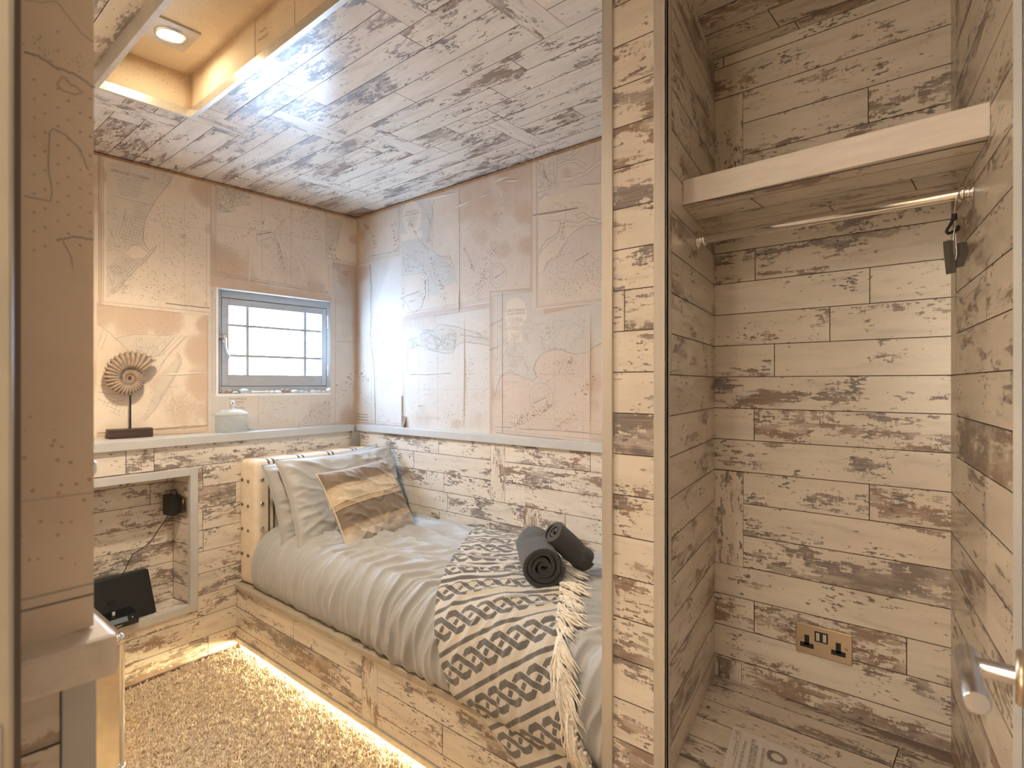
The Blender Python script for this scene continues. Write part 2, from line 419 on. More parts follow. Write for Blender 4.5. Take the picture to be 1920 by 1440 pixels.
# ---- ledges (dado rails)
mb = MB(); T = .040
yl0, yl1 = .18, YB-.055
mb.prism([(dado_x(yl0)+.018, yl0, LZ-T), (dado_x(yl1)+.018, yl1, LZ-T), (XA+.003, yl1, LZ-T), (XA+.003, yl0, LZ-T)],
         [(dado_x(yl0)+.018, yl0, LZ), (dado_x(yl1)+.018, yl1, LZ), (XA+.003, yl1, LZ), (XA+.003, yl0, LZ)])
struct(mb.build('trim_2', MAT['grey'], bevel=.002), 'grey painted ledge along the left wall under the window', 'ledge')
mb = MB(); mb.box((-3.085, YD-.018, LZ-T), (-.775, YB-.002, LZ))
struct(mb.build('trim_3', MAT['grey'], bevel=.002), 'grey painted ledge along the right wall above the bed', 'ledge')

# ---- partition between bed and closet
PX0, PX1 = -.771, -.606
mb = MB()
planks(mb, (0, YF, 0), (1, 0, 0), (0, 0, 1), (PX0, PX1, 0, CEIL), PITCH, PHASE+.006, [(on_y(1171, 580, YF).x, on_y(1171, 580, YF).z)], [], [], rnd=False, seed=51)
mb.add([(PX0, YF, 0), (PX0, YF, CEIL), (PX0, YD+.02, CEIL), (PX0, YD+.02, 0)], [(0, 1, 2, 3)], 0, [(0, 0), (2.39, .1), (2.39, .9), (0, .9)])
struct(mb.build('wall_partition', PM), 'narrow plank covered partition wall between bed and closet', 'wall')
mb = MB(); mb.box((PX0-.006, YF-.006, 0), (on_y(1150, 700, YF).x, YF+.03, CEIL))
struct(mb.build('trim_4', MAT['metal'], bevel=.001), 'narrow metal corner strip on the bed side of the partition', 'corner trim')
mb = MB(); mb.box((on_y(1227.5, 700, YF).x, YF-.006, 0), (PX1+.002, YF+.004, CEIL)); mb.box((PX1-.003, YF-.006, 0), (PX1+.002, YF+.012, CEIL))
struct(mb.build('trim_5', MAT['metal'], bevel=.001), 'wide metal corner strip on the closet side of the partition', 'corner trim')

# ---- closet: u measured from the back corner towards the viewer
mb = MB()
cjp = [(1357,122),(1628,220),(1416,505),(1631,560),(1556,620),(1452,680),(1414,790),(1630,965),(1414,1140),(1700,1250)]
cvx = [(1330,1393,190,363),(1330,1394,880,1053.5),(1330,1391,1228,1300)]
def yb(px, py): p = on_y(px, py, YC); return (p.x, p.z)
planks(mb, (0, YC, 0), (1, 0, 0), (0, 0, 1), (-.745, -.12, ZF, CEIL), PITCH, PHASE, [yb(*p) for p in cjp],
       [(-.76, yb(b, 700)[0], yb(1340, d)[1], yb(1340, c)[1]) for a, b, c, d in cvx], [], rnd=False, seed=61)
struct(mb.build('wall_closet_back', PM), 'back wall of the closet covered in distressed planks', 'wall')
def col_rows(z0, z1): return (z0, z1)
mb = MB()     # left side: u from the front (towards viewer) to the back so that the normal faces the closet
LEN = .63
LO = CL0+CW*LEN
planks(mb, LO, -CW, (0, 0, 1), (0, LEN, ZF, CEIL), PITCH, PHASE, [(LEN*.80, PHASE+.45*PITCH), (LEN*.80, PHASE-1.5*PITCH), (LEN*.8, PHASE-2.5*PITCH), (LEN*.45, PHASE+6.5*PITCH)],
       [(0, .085, PHASE+.05*PITCH, PHASE+4.2*PITCH), (0, .085, PHASE-6*PITCH, PHASE-3*PITCH), (0, .085, PHASE+5*PITCH, PHASE+10*PITCH)], [], rnd=False, seed=62)
struct(mb.build('wall_closet_left', PM), 'left side wall of the closet covered in distressed planks', 'wall')
mb = MB()
planks(mb, CR0, CW, (0, 0, 1), (0, .65, ZF, CEIL), PITCH, PHASE, [(.42, PHASE+1.5*PITCH), (.40, PHASE-2.5*PITCH), (.3, PHASE+4.5*PITCH), (.36, PHASE-6.5*PITCH)],
       [(0, .085, PHASE+0*PITCH, PHASE+11*PITCH), (0, .085, PHASE-3*PITCH, PHASE)], [], rnd=False, seed=63)
struct(mb.build('wall_closet_right', PM), 'right side wall of the closet covered in distressed planks', 'wall')
mb = MB()
def zf(px, py): p = on_z(px, py, ZF); return (p.x, p.y)
fj = [zf(1676, 1432)]
planks(mb, (0, 0, ZF), (1, 0, 0), (0, 1, 0), (-.76, .06, 1.20, YC+.002), .0995, zf(1331, 1280)[1]-.0, fj, [], [], rnd=False, seed=64)
mb.add([(-.76, 1.2, ZF), (.06, 1.2, ZF), (.06, 1.2, 0), (-.76, 1.2, 0)], [(0, 1, 2, 3)], 0, [(0, 0), (.8, 0), (.8, .4), (0, .4)])
struct(mb.build('floor_closet', PM), 'raised closet floor covered in distressed planks', 'floor')
# right front trim and jamb
rf = CR0+CW*.595
mb = MB(); mb.box((.012, 1.205, 0), (.06, 1.245, CEIL)); mb.box((-.0045, 1.186, 0), (.0068, 1.204, CEIL))
struct(mb.build('trim_6', MAT['grey'], bevel=.001), 'metal corner strip at the right front of the closet', 'corner trim')

# ---- closet shelf
SH0, SH1 = HC+.4625, HC+.5285
def shelf_pts(z):
    yl, yr = 1.423, 1.402
    xl = CL0.x+.201*(YC-yl); xr = CR0.x+.201*(YC-yr)
    return [(xl, yl, z), (xr, yr, z), (CR0.x, YC, z), (CL0.x, YC, z)]
sh = empty('closet_shelf', (-.43, 1.41, SH0), 'deep closet shelf with a pale painted front edge and plank covered underside', 'shelf')
mb = MB(); mb.prism(shelf_pts(SH0+.002), shelf_pts(SH1)); mb.build('board', MAT['shelf'], sh, bevel=.0015)
mb = MB()
planks(mb, (0, 0, SH0+.0005), (1, 0, 0), (0, -1, 0), (-.735, -.03, -YC, -1.425), .0995, -YC+.072,
       [(on_z(1505, 340, SH0).x, -1.72), (on_z(1700, 320, SH0).x, -1.62), (-.5, -1.48)], [], [], rnd=False, seed=65)
# keep the underside between the side walls
f2 = [k for k, f in enumerate(mb.f)]
for i, p in enumerate(mb.v):
    y = p[1]; lo = CL0.x+.201*(YC-y)+.001; hi = CR0.x+.201*(YC-y)-.001
    mb.v[i] = (min(max(p[0], lo), hi), p[1], p[2])
mb.build('underside', PM, sh)

# ---- floor, hidden side of the room, hall behind the camera, added light-tight shell
mb = MB(); mb.add([(-3.3, -3.65, 0), (1.3, -3.65, 0), (1.3, 2.2, 0), (-3.3, 2.2, 0)], [(0, 1, 2, 3)])
s = Sh('carpet_ground'); c = s.obj()
s.set(Base_Color=s.mix(s.step(s.noise(c, 90, 3), .35, .65), (.55, .43, .29), (.70, .57, .41)), Roughness=.95)
MAT['carpetbase'] = s.mat
struct(mb.build('floor', MAT['carpetbase']), 'beige carpeted floor', 'floor')
mb = MB(); mb.box((-3.25, -.35, 0), (-.80, .168, CEIL)); wf = mb.build('wall_front', MAT['paperA'])
struct(wf, 'hidden near side wall of the room', 'wall')
mb = MB()
def inward(pts): mb.add(pts, [(0, 1, 2, 3)])
inward([(1.25, -3.6, 0), (1.25, 2.15, 0), (1.25, 2.15, 2.5), (1.25, -3.6, 2.5)])
inward([(-.8, -3.6, 0), (1.25, -3.6, 0), (1.25, -3.6, 2.5), (-.8, -3.6, 2.5)])
inward([(-.8, -3.6, 0), (-.8, -.3, 0), (-.8, -.3, 2.5), (-.8, -3.6, 2.5)])
inward([(.02, 1.245, 0), (1.25, 1.245, 0), (1.25, 1.245, 2.5), (.02, 1.245, 2.5)])
struct(mb.build('wall_hall', MAT['plaster']), 'walls of the hall the view is taken from', 'wall')
mb = MB(); mb.add([(-.85, -3.65, CEIL+.003), (1.3, -3.65, CEIL+.003), (1.3, 1.3, CEIL+.003), (-.7, 1.3, CEIL+.003), (-.85, .165, CEIL+.003)], [(4, 3, 2, 1, 0)])
struct(mb.build('ceiling_hall', MAT['plaster']), 'ceiling of the hall', 'ceiling')
mb = MB()
for q in minus_all([(-3.7, 2.35, -.06, 2.75)], [win]):
    mb.add([(-3.26, q[0], q[2]), (-3.26, q[1], q[2]), (-3.26, q[1], q[3]), (-3.26, q[0], q[3])], [(0, 1, 2, 3)])
for a in ([(-3.26,2.35,-.06),(1.35,2.35,-.06),(1.35,2.35,2.75),(-3.26,2.35,2.75)], [(1.35,-3.7,-.06),(1.35,2.35,-.06),(1.35,2.35,2.75),(1.35,-3.7,2.75)],
          [(-3.26,-3.7,-.06),(1.35,-3.7,-.06),(1.35,-3.7,2.75),(-3.26,-3.7,2.75)], [(-3.26,-3.7,2.75),(1.35,-3.7,2.75),(1.35,2.35,2.75),(-3.26,2.35,2.75)],
          [(-3.26,-3.7,-.06),(1.35,-3.7,-.06),(1.35,2.35,-.06),(-3.26,2.35,-.06)]):
    inward(a)
struct(mb.build('light_shell', MAT['plaster']), 'unseen outer shell added to keep stray sky light out', 'wall')  # unseen, added to block the sky everywhere but the window

# ---- stub wall at the left of the doorway: charts above, ledge, planks below
SX = -.715
def on_s(px, py): return on_x(px, py, SX)
SY1 = on_s(175, 700).y; ZS = LZ-.04
mb = MB(); mb.box((SX-.085, -.36, 0), (SX-.002, SY1-.002, CEIL))
wall_door = struct(mb.build('wall_doorway', MAT['paperB']), 'near wall at the left of the doorway, charts above and planks below its ledge', 'wall')
mb = MB()
planks(mb, (SX, 0, 0), (0, 1, 0), (0, 0, 1), (-.36, on_s(115, 1380).y, 0, ZS+.01), PITCH, PHASE+.02, [], [], [], rnd=False, seed=71)
mb.build('dado_panel', PM, wall_door)
mb = MB(); mb.box((SX-.003, on_s(115, 1380).y, 0), (SX+.004, SY1+.002, ZS))
struct(mb.build('trim_7', MAT['grey'], bevel=.001), 'grey corner strip below the near ledge', 'corner trim')
mb = MB(); mb.box((SX-.09, -.36, LZ-.042), (-.676, on_x(224, 1200, -.676).y, LZ-.001))
struct(mb.build('trim_8', MAT['shelf'], bevel=.006), 'pale ledge end on the near wall by the doorway', 'ledge')
p0 = Vector((-.522, .0754, 0))
mb = MB(); mb.box((-.57, -.30, 0), (-.522, on_x(27, 700, -.522).y, CEIL))
door1 = struct(mb.build('door_1', simple('jamb_paint', (.43, .40, .335), .5), bevel=.003), 'pale grey door jamb at the left edge of the view', 'door jamb')
mb = MB(); a = on_x(3, 1358, -.5215); b = on_x(3, 1440, -.5215); mb.box((-.5225, a.y-.03, b.z-.04), (-.5205, a.y, a.z)); mb.build('latch_plate', MAT['steel'], door1, bevel=.001)
mb = MB(); mb.box((-.66, -.30, 0), (-.575, on_x(39.5, 700, -.575).y, CEIL))
struct(mb.build('shade_strip', MAT['rebateshade']), 'dark strip standing in for the shadowed rebate behind the door jamb', 'trim')  # shadow of the rebate put in as a dark strip
mb = MB(); M = Matrix.Translation((SX-.012, SY1-.003, HC-(870-720)/F_PX*.63)) @ Matrix.Rotation(-PI/2, 4, 'X')
mb.lathe([(.005, -.001), (.005, .002), (.008, .003), (.0088, .0055), (.006, .0075), (0, .008)], 20, 0, M)
mb.build('knob', MAT['chrome'], wall_door)
# ------------------------------------------------------------------ nautical charts on the walls
def text_geo(txt):
    cu = bpy.data.curves.new('t', 'FONT'); cu.body = txt; cu.size = 1; cu.resolution_u = 2; cu.align_x = 'CENTER'
    o = bpy.data.objects.new('t', cu); COL.objects.link(o)
    me = o.to_mesh(); v = [tuple(p.co) for p in me.vertices]; f = [tuple(p.vertices) for p in me.polygons]
    o.to_mesh_clear(); bpy.data.objects.remove(o); bpy.data.curves.remove(cu)
    xs = [p[0] for p in v]; wdt = max(xs)-min(xs); cx = (max(xs)+min(xs))/2
    return [((p[0]-cx)/wdt, p[1]/wdt) for p in v], f
def arc(cx, cy, rx, ry, a0=0, a1=360, n=28, rot=0):
    r = math.radians(rot)
    out = []
    for k in range(n):
        a = math.radians(a0+(a1-a0)*k/(n-1)); x, y = rx*math.cos(a), ry*math.sin(a)
        out.append((cx+x*math.cos(r)-y*math.sin(r), cy+x*math.sin(r)+y*math.cos(r)))
    return out
class Chart:
    """a paper sheet glued to a wall; drawn in photograph coordinates that W carries onto the wall plane, n = layer"""
    def __init__(s, W, N, layer, corners, paper, seed=1, cell=9.0):
        s.W = W; s.N = Vector(N); s.l = .0006*layer; s.mb = MB(); s.c = corners; s.R = random.Random(seed); s.blobs = []; s.edge = (0, 0, 0, 0); s.paper = paper; s.cell = cell
        s.k = 0
    def P(s, p, n=0.0): return s.W(*p)+s.N*(s.l+n+((s.k % 48)*2.4e-6 if n else 0))
    def lerp(s, a, b):
        tl, tr, br, bl = [Vector(q) for q in s.c]
        return (tl*(1-a)+tr*a)*(1-b)+(bl*(1-a)+br*a)*b
    def sheet(s):
        tl, tr, br, bl = [Vector(q) for q in s.c]
        nx = max(3, int((tr-tl).length/s.cell)); ny = max(3, int((bl-tl).length/s.cell)); st = []; pts = []
        for j in range(ny+1):
            for i in range(nx+1):
                p = s.lerp(i/nx, j/ny); x, y = p; pts.append(s.P(p))
                d = 0; w = (x-tl.x, y-(tl.y+(tr.y-tl.y)*i/nx), tr.x-x, (bl.y+(br.y-bl.y)*i/nx)-y)
                for e, q in zip(s.edge, w):
                    if e > 0: d = max(d, .85*(1-q/e)) if q < e else d
                for bx, by, br_, amp in s.blobs:
                    g = math.hypot(x-bx, y-by)/br_
                    if g < 1: d = max(d, amp*(1-g*g))
                st.append(d)
        fs = [(j*(nx+1)+i, (j+1)*(nx+1)+i, (j+1)*(nx+1)+i+1, j*(nx+1)+i+1) for j in range(ny) for i in range(nx)]
        s.mb.add(pts, fs, 0); s.mb.attr.append(('stain', st))
    def poly(s, pts, mi, n=.0001): s.k += 1; s.mb.poly([s.P(p, n) for p in pts], mi)
    def line(s, pts, w=.9, mi=1, n=.00022, jit=0):
        """w in photograph pixels"""
        s.k += 1
        if jit:
            q = [pts[0]]
            for a, b in zip(pts[:-1], pts[1:]):
                L = math.hypot(b[0]-a[0], b[1]-a[1]); m = max(1, int(L/5))
                for k in range(1, m+1):
                    t = k/m; q.append((a[0]+(b[0]-a[0])*t+s.R.uniform(-jit, jit), a[1]+(b[1]-a[1])*t+s.R.uniform(-jit, jit)))
            pts = q
        L = [Vector(p) for p in pts]; vs_ = []
        for i, p in enumerate(L):
            t = (L[min(i+1, len(L)-1)]-L[max(i-1, 0)]); t = t.normalized() if t.length > 1e-6 else Vector((1, 0)); nn = Vector((-t.y, t.x))*w/2
            vs_ += [s.P(p+nn, n), s.P(p-nn, n)]
        s.mb.add(vs_, [(2*i, 2*i+1, 2*i+3, 2*i+2) for i in range(len(L)-1)], mi)
    def border(s, ins=8, w=.9, gap=3.2, sides='ltrb'):
        tl, tr, br, bl = [Vector(q) for q in s.c]
        W_ = (tr-tl).length; H_ = (bl-tl).length
        for k, ii in enumerate((ins, ins+gap)):
            a = ii/W_; b = ii/H_
            q = {'l': (s.lerp(a, 0 if 't' not in sides else b), s.lerp(a, 1-b if 'b' in sides else 1)), 'r': (s.lerp(1-a, 0 if 't' not in sides else b), s.lerp(1-a, 1-b if 'b' in sides else 1)),
                 't': (s.lerp(a if 'l' in sides else 0, b), s.lerp(1-a if 'r' in sides else 1, b)), 'b': (s.lerp(a if 'l' in sides else 0, 1-b), s.lerp(1-a if 'r' in sides else 1, 1-b))}
            for c in sides: s.line([tuple(q[c][0]), tuple(q[c][1])], w*(1 if k else .7), 1)
    def text(s, txt, cx, cy, width, rise=0.0, mi=2, asp=1.0):
        v, f = text_geo(txt); s.k += 1
        s.mb.add([s.P((cx+x*width, cy+x*width*rise-y*width*asp), .0003) for x, y in v], f, mi)
    def smalltext(s, cx, cy, width, rows, pitch, rise=0.0, mi=1):
        for k in range(rows):
            ww = width*s.R.uniform(.55, 1); x = cx-ww/2
            while x < cx+ww/2:
                l = s.R.uniform(2.5, 7); s.line([(x, cy+k*pitch+(x-cx)*rise), (min(x+l, cx+ww/2), cy+k*pitch+(min(x+l, cx+ww/2)-cx)*rise)], .9, mi); x += l+1.2
    def specks(s, pts, n, spread, r=(.5, 1.3), mi=3):
        for k in range(n):
            t = s.R.random()*(len(pts)-1); i = int(t); a = t-i
            x = pts[i][0]*(1-a)+pts[i+1][0]*a+s.R.gauss(0, spread); y = pts[i][1]*(1-a)+pts[i+1][1]*a+s.R.gauss(0, spread)
            q = s.R.uniform(*r); s.blot(x, y, q, mi)
    def blot(s, x, y, q, mi=3):
        tl, tr, br, bl = s.c
        if not (tl[0]+1 < x < tr[0]-1): return
        u = (x-tl[0])/(tr[0]-tl[0])
        if not (tl[1]+(tr[1]-tl[1])*u+1 < y < bl[1]+(br[1]-bl[1])*u-1): return
        m = 5; a0 = s.R.random()*6; s.k += 1
        s.mb.add([s.P((x+q*s.R.uniform(.6, 1.1)*math.cos(a0+6.28*k/m), y+q*s.R.uniform(.6, 1.1)*math.sin(a0+6.28*k/m)), .00026) for k in range(m)], [tuple(range(m))], mi)
    def soundings(s, box, n, mi=1):
        for k in range(n):
            x = s.R.uniform(box[0], box[2]); y = s.R.uniform(box[1], box[3]); s.line([(x-1.2, y), (x+1.2, y)], 1.0, mi)
    def grid(s, cx, cy, w, h, nx, ny, rot=0, mi=1):
        r = math.radians(rot); T = lambda x, y: (cx+x*math.cos(r)-y*math.sin(r), cy+x*math.sin(r)+y*math.cos(r))
        for i in range(nx+1):
            x = -w/2+w*i/nx; a = s.R.uniform(0, .4)*h; s.line([T(x, -h/2+a), T(x, h/2-s.R.uniform(0, .3)*h)], .6, mi)
        for j in range(ny+1):
            y = -h/2+h*j/ny; a = s.R.uniform(0, .4)*w; s.line([T(-w/2+a, y), T(w/2-s.R.uniform(0, .3)*w, y)], .6, mi)
    def rivers(s, box, n, step=6, mi=1, w=.6):
        for k in range(n):
            x = s.R.uniform(box[0], box[2]); y = s.R.uniform(box[1], box[3]); a = s.R.uniform(0, 6.28); q = [(x, y)]
            for m in range(s.R.randint(3, 7)):
                a += s.R.gauss(0, .7); x += step*math.cos(a); y += step*math.sin(a)
                x = min(max(x, box[0]), box[2]); y = min(max(y, box[1]), box[3]); q.append((x, y))
            s.line(q, w, mi)
    def rose(s, cx, cy, rx, ry):
        s.line(arc(cx, cy, rx, ry), .45); s.line(arc(cx, cy, rx*.72, ry*.72), .4); s.line([(cx-rx*.7, cy+ry*.25), (cx+rx*.7, cy-ry*.25)], .7)
        for k in range(36):
            a = 2*PI*k/36; s.line([(cx+rx*math.cos(a), cy+ry*math.sin(a)), (cx+rx*1.1*math.cos(a), cy+ry*1.1*math.sin(a))], .6)
    def crest(s, cx, cy, r):
        s.poly(arc(cx, cy, r, r*1.05, n=16), 1, .00015); s.line(arc(cx, cy, r*.6, r*.6, n=12), r*.22, 4, .0003); s.line([(cx-r*.5, cy), (cx+r*.5, cy)], r*.2, 4, .0003)
    def crease(s, pts, w=5, h=.006):
        """a raised wrinkle in the paper"""
        L = [Vector(p) for p in pts]; q = []
        for i in range(len(L)-1):
            for k in range(6): q.append(L[i].lerp(L[i+1], k/6))
        q.append(L[-1]); n = len(q); vs_ = []
        for i, p in enumerate(q):
            t = (q[min(i+1, n-1)]-q[max(i-1, 0)]).normalized(); nn = Vector((-t.y, t.x)); e = math.sin(PI*i/(n-1))
            for k in range(5):
                a = -1+k*.5; vs_.append(s.P(p+nn*w*.5*a*max(e, .1), .00005+h*.8*e*(1-a*a)**1.5))
        s.mb.add(vs_, [(i*5+k, i*5+k+1, (i+1)*5+k+1, (i+1)*5+k) for i in range(n-1) for k in range(4)], 0, None, True)
    def done(s, parent, landmat='land'):
        return s.mb.build('chart_sheet', [MAT[s.paper], MAT['ink'], MAT['inkdark'], MAT['rust'], MAT['cartouche'], MAT[landmat]], parent)
WA = lambda x, y: on_x(x, y, XA)
WB = lambda x, y: on_y(x, y, YB)
NA, NB = (1, 0, 0), (0, -1, 0)
ceilA = lambda x: 408-.2525*(668-x)+1.5
ceilB = lambda x: 408-.3276*(x-668)+1.5
ledA = lambda x: 820-(x-180)*.0455
ledB = lambda x: 797+(x-668)*.070

# chart behind the window, running down to the ledge
for cs, sd in (([(391, 527), (409.0, 532), (409.0, ledA(409)), (391, ledA(391))], 1), ([(409, 738.2), (628.6, 738.6), (628.6, ledA(628)), (409, ledA(409))], 2)):
    c = Chart(WA, NA, 1, cs, 'paperC', sd); c.blobs = [(600, 790, 60, .5), (395, 640, 40, .3), (520, 800, 70, .25)]; c.sheet()
    if sd == 1:
        c.line([(398, 545), (398, 737)], .9); c.line([(403.5, 560), (403.5, 737), (409, 737)], .9); c.smalltext(406, 640, 4, 8, 4)
    else:
        c.poly(arc(459, 760, 34, 24), 4); c.text('MOCAMBIQUE', 446, 749.5, 33, 0, 2, 1.0); c.text('CHANNEL', 447, 755.8, 21, 0, 2, 1.1); c.text('TO', 447, 760, 6, 0, 2); c.text('SOCOTRA', 448, 766.5, 22, 0, 2, 1.1)
        c.poly([(560, 800), (590, 770), (620, 750), (627, 738.8), (627, 799)], 5); c.line([(556, 801), (575, 780), (600, 763), (622, 742)], .8, 1, jit=1.2)
        c.specks([(585, 790), (600, 770), (625, 755)], 40, 8); c.line([(484, 742), (484, 800)], .7); c.soundings((490, 745, 560, 795), 40)
    c.done(wall_left, 'landgrey')
# left strip at the doorway
c = Chart(WA, NA, 2, [(150, ceilA(150)), (190, ceilA(190)), (190, ledA(190)), (150, ledA(150))], 'paperA', 3); c.edge = (0, 0, 0, 0); c.blobs = [(190, 330, 40, .8), (188, 380, 30, .7), (186, 700, 60, .5)]; c.sheet()
c.line([(184.5, 290), (184.5, 800)], .8); c.done(wall_left)
# harbour plan, lower left
c = Chart(WA, NA, 3, [(181, 566), (390, 586), (390, ledA(390)), (181, ledA(181))], 'paperA', 4)
c.edge = (0, 0, 10, 16); c.blobs = [(378, 655, 40, 1.1), (382, 720, 45, .95), (384, 610, 25, .9), (250, 590, 60, .9), (310, 600, 45, .95), (200, 585, 40, .8), (250, 640, 50, .45), (345, 770, 55, .55), (380, 770, 30, .6), (300, 720, 40, .5)]; c.sheet()
land = [(200, 628), (216, 634), (246, 664), (287, 670), (300, 662), (328, 632), (318, 628), (290, 630), (270, 627), (252, 626), (222, 632)]
c.poly([(216, 634), (252, 627), (290, 630), (321, 628), (328, 632), (303, 664), (287, 671), (246, 664)], 5); c.line([(184, 606), (216, 634), (246, 664), (287, 671), (300, 664), (328, 632)], 1.1, 1, jit=.7); c.line([(216, 634), (252, 627), (275, 627), (300, 630), (326, 628)], .8, 1, jit=.8)
c.poly([(337, 662), (340, 680), (324, 712), (312, 730), (300, 752), (290, 770), (278, 782), (262, 790), (274, 770), (285, 745), (296, 720), (303, 700), (316, 686)], 5)
c.line([(355, 629), (343, 637), (334, 647), (316, 665), (300, 690), (288, 705)], 1.0, 1, jit=.8); c.line([(331, 660), (338, 668), (340, 681), (327, 707), (314, 727), (311, 735), (300, 752), (290, 768), (270, 790)], 1.1, 1, jit=.8)
c.line([(329, 664), (335, 672), (337, 682), (324, 707), (311, 727), (298, 752)], .7, 1, jit=.8); c.line([(340, 628), (320, 650), (300, 668)], .7, 1); c.line([(348, 630), (318, 662), (296, 690)], .7, 1)
c.line([(183, 650), (190, 655), (200, 628), (194, 614), (183, 648)], .8); c.rivers((255, 635, 310, 668), 26, 4); c.rivers((280, 700, 330, 770), 10, 5)
c.grid(215, 760, 40, 26, 5, 4, 25); c.line([(183, 735), (205, 738), (230, 742)], .9, 1, jit=.8); c.line([(183, 748), (200, 755), (232, 750)], .8, 1, jit=.8)
c.specks([(250, 610), (290, 625), (330, 620)], 90, 14, (.3, .8)); c.specks([(300, 745), (330, 765), (370, 760)], 110, 10, (.3, .9)); c.line([(388, 600), (389, 800)], .9)
c.line([(183, 812), (390, 797)], 1.2, 3, jit=.5); c.line([(290, 806), (385, 800)], 1.2, 2, jit=.4); c.crease([(290, 703), (340, 702), (388, 698)], 4, .005); c.crease([(182, 722), (215, 724)], 3); c.done(wall_left)
# right of the window
c = Chart(WA, NA, 3, [(619, 490), (668, 499), (668, ledA(668)), (619, ledA(619))], 'paperC', 5); c.edge = (0, 22, 10, 12); c.blobs = [(655, 520, 30, .9), (645, 560, 30, .5), (640, 620, 40, .35), (655, 780, 30, .8)]; c.sheet()
c.line([(628.5, 560), (628.5, 790)], .7); c.specks([(635, 740), (648, 725), (664, 700)], 26, 6, (.6, 1.5)); c.specks([(640, 510), (660, 512)], 30, 3); c.line([(632, 640), (667, 641)], .7)
for k in range(5): c.line([(640, 772+k*4), (667, 771+k*4)], .9, 1, jit=.4)
c.done(wall_left, 'landgrey')
# upper middle chart
c = Chart(WA, NA, 4, [(393, ceilA(393)), (622, ceilA(622)), (622, 567), (409, 540)][:2]+[(622, 566), (393, 537)], 'paperB', 6)
c.edge = (10, 6, 0, 26); c.blobs = [(420, 500, 50, .75), (440, 525, 70, .6), (400, 470, 30, .8), (540, 480, 90, .35), (580, 540, 50, .45), (520, 430, 40, .3)]
tl, tr, br, bl = c.c; c.sheet()
c.line([(401.5, 343), (401.5, 513.5), (613, 551)], .9); c.line([(404, 344), (404, 510.5), (615.5, 547), (615.5, 498)], .9); c.line([(618.5, 497), (618.5, 549.5), (402, 517)], .8)
c.poly([(405, 346), (462, 361), (470, 372), (440, 392), (405, 402)], 5); c.rivers((406, 350, 440, 398), 34, 5, 1, .7); c.rivers((430, 358, 468, 385), 22, 5, 1, .7)
c.specks([(462, 438), (480, 420), (490, 415)], 34, 5); c.specks([(520, 450), (524, 470), (532, 505)], 110, 3, (.4, 1.0)); c.specks([(575, 395), (588, 430), (600, 480)], 50, 9, (.5, 1.1)); c.specks([(420, 440), (435, 480), (430, 510)], 50, 12, (.4, 1.0)); c.specks([(510, 410), (580, 400)], 26, 9)
c.rose(498, 448, 17, 15); c.line([(481, 440), (508, 436)], 1.4, 2); c.soundings((430, 390, 600, 530), 120); c.smalltext(592, 532, 36, 4, 3, .16)
c.line([(491, 372), (491, 520)], .5); c.line([(545, 385), (545, 540)], .5); c.line([(405, 420), (612, 452)], .5)
for q in ([(538, 380), (536, 410), (530, 430), (531, 470), (536, 500), (533, 522)], [(449, 425), (450, 445), (458, 465)], [(466, 460), (468, 490), (467, 533)], [(574, 400), (560, 420)], [(550, 465), (565, 500), (574, 520)], [(520, 430), (524, 450), (532, 480)]): c.crease(q, 6, .007)
c.done(wall_left)
# upper right corner chart
c = Chart(WA, NA, 5, [(607, ceilA(607)), (668, ceilA(668)), (668, 499), (607, 488)], 'paperA', 7); c.edge = (0, 8, 0, 0); c.blobs = [(664, 450, 14, .9), (655, 405, 20, .6)]; c.sheet()
c.line([(609.5, 397), (609.5, 486), (668, 497)], .9); c.line([(612, 398), (612, 483.5), (668, 494)], .8); c.poly([(613, 405), (640, 411), (638, 430), (628, 455), (618, 470), (613, 470)], 5)
c.line([(641, 410), (636, 440), (626, 470)], .8, 1, jit=1); c.specks([(617, 458), (625, 480), (632, 492)], 50, 5); c.rivers((614, 410, 635, 455), 14, 4); c.done(wall_left)
# approaches to Durban
c = Chart(WA, NA, 6, [(186, ceilA(186)), (393.5, ceilA(393)), (393.5, 592), (186, 571)], 'paperA', 8); c.edge = (13, 0, 0, 0); c.blobs = [(382, 350, 38, .95), (386, 375, 22, .8), (395, 430, 16, .7), (300, 540, 60, .35), (360, 560, 40, .3), (192, 330, 20, .9)]; c.sheet()
co = [(325, 328), (319, 340), (306, 358), (292, 376), (281, 394), (271, 414), (268, 434), (269, 452), (273, 463), (280, 470), (288, 468), (294, 460)]
co2 = [(291, 468), (274, 488), (252, 508), (225, 538), (210, 552)]
c.poly([(199.5, 305), (268, 309), (300, 318)]+co[:9]+[(266, 462), (259, 458), (248, 460), (238, 471), (228, 478), (215, 480), (199.5, 500)], 5)
c.poly([(199.5, 500), (215, 482), (235, 474), (245, 484), (262, 486), (285, 472)]+co2+[(199.5, 560)], 5)
c.line(co, 1.2, 1, jit=.6); c.line(co2, 1.1, 1, jit=.8); c.line([(x-4, y-4) for x, y in co2], .7, 1, jit=.6); c.line([(238, 471), (248, 460), (259, 458), (268, 466), (277, 472)], 1.0, 1, jit=.5)
c.poly(arc(243, 335, 41, 29, rot=12), 4, .00018); c.crest(244, 314, 4.6); c.text('APPROACHES TO DURBAN', 243.5, 330.5, 72, .235, 2, 1.5); c.smalltext(244, 335, 64, 7, 3.6, .2); c.smalltext(243, 361, 42, 3, 3.6, .2)
c.line([(203, 364), (285, 384)], 1.0, 4, .0003); c.line([(203, 368), (285, 388)], 1.0, 4, .0003); c.line([(205, 366), (283, 386)], .7)
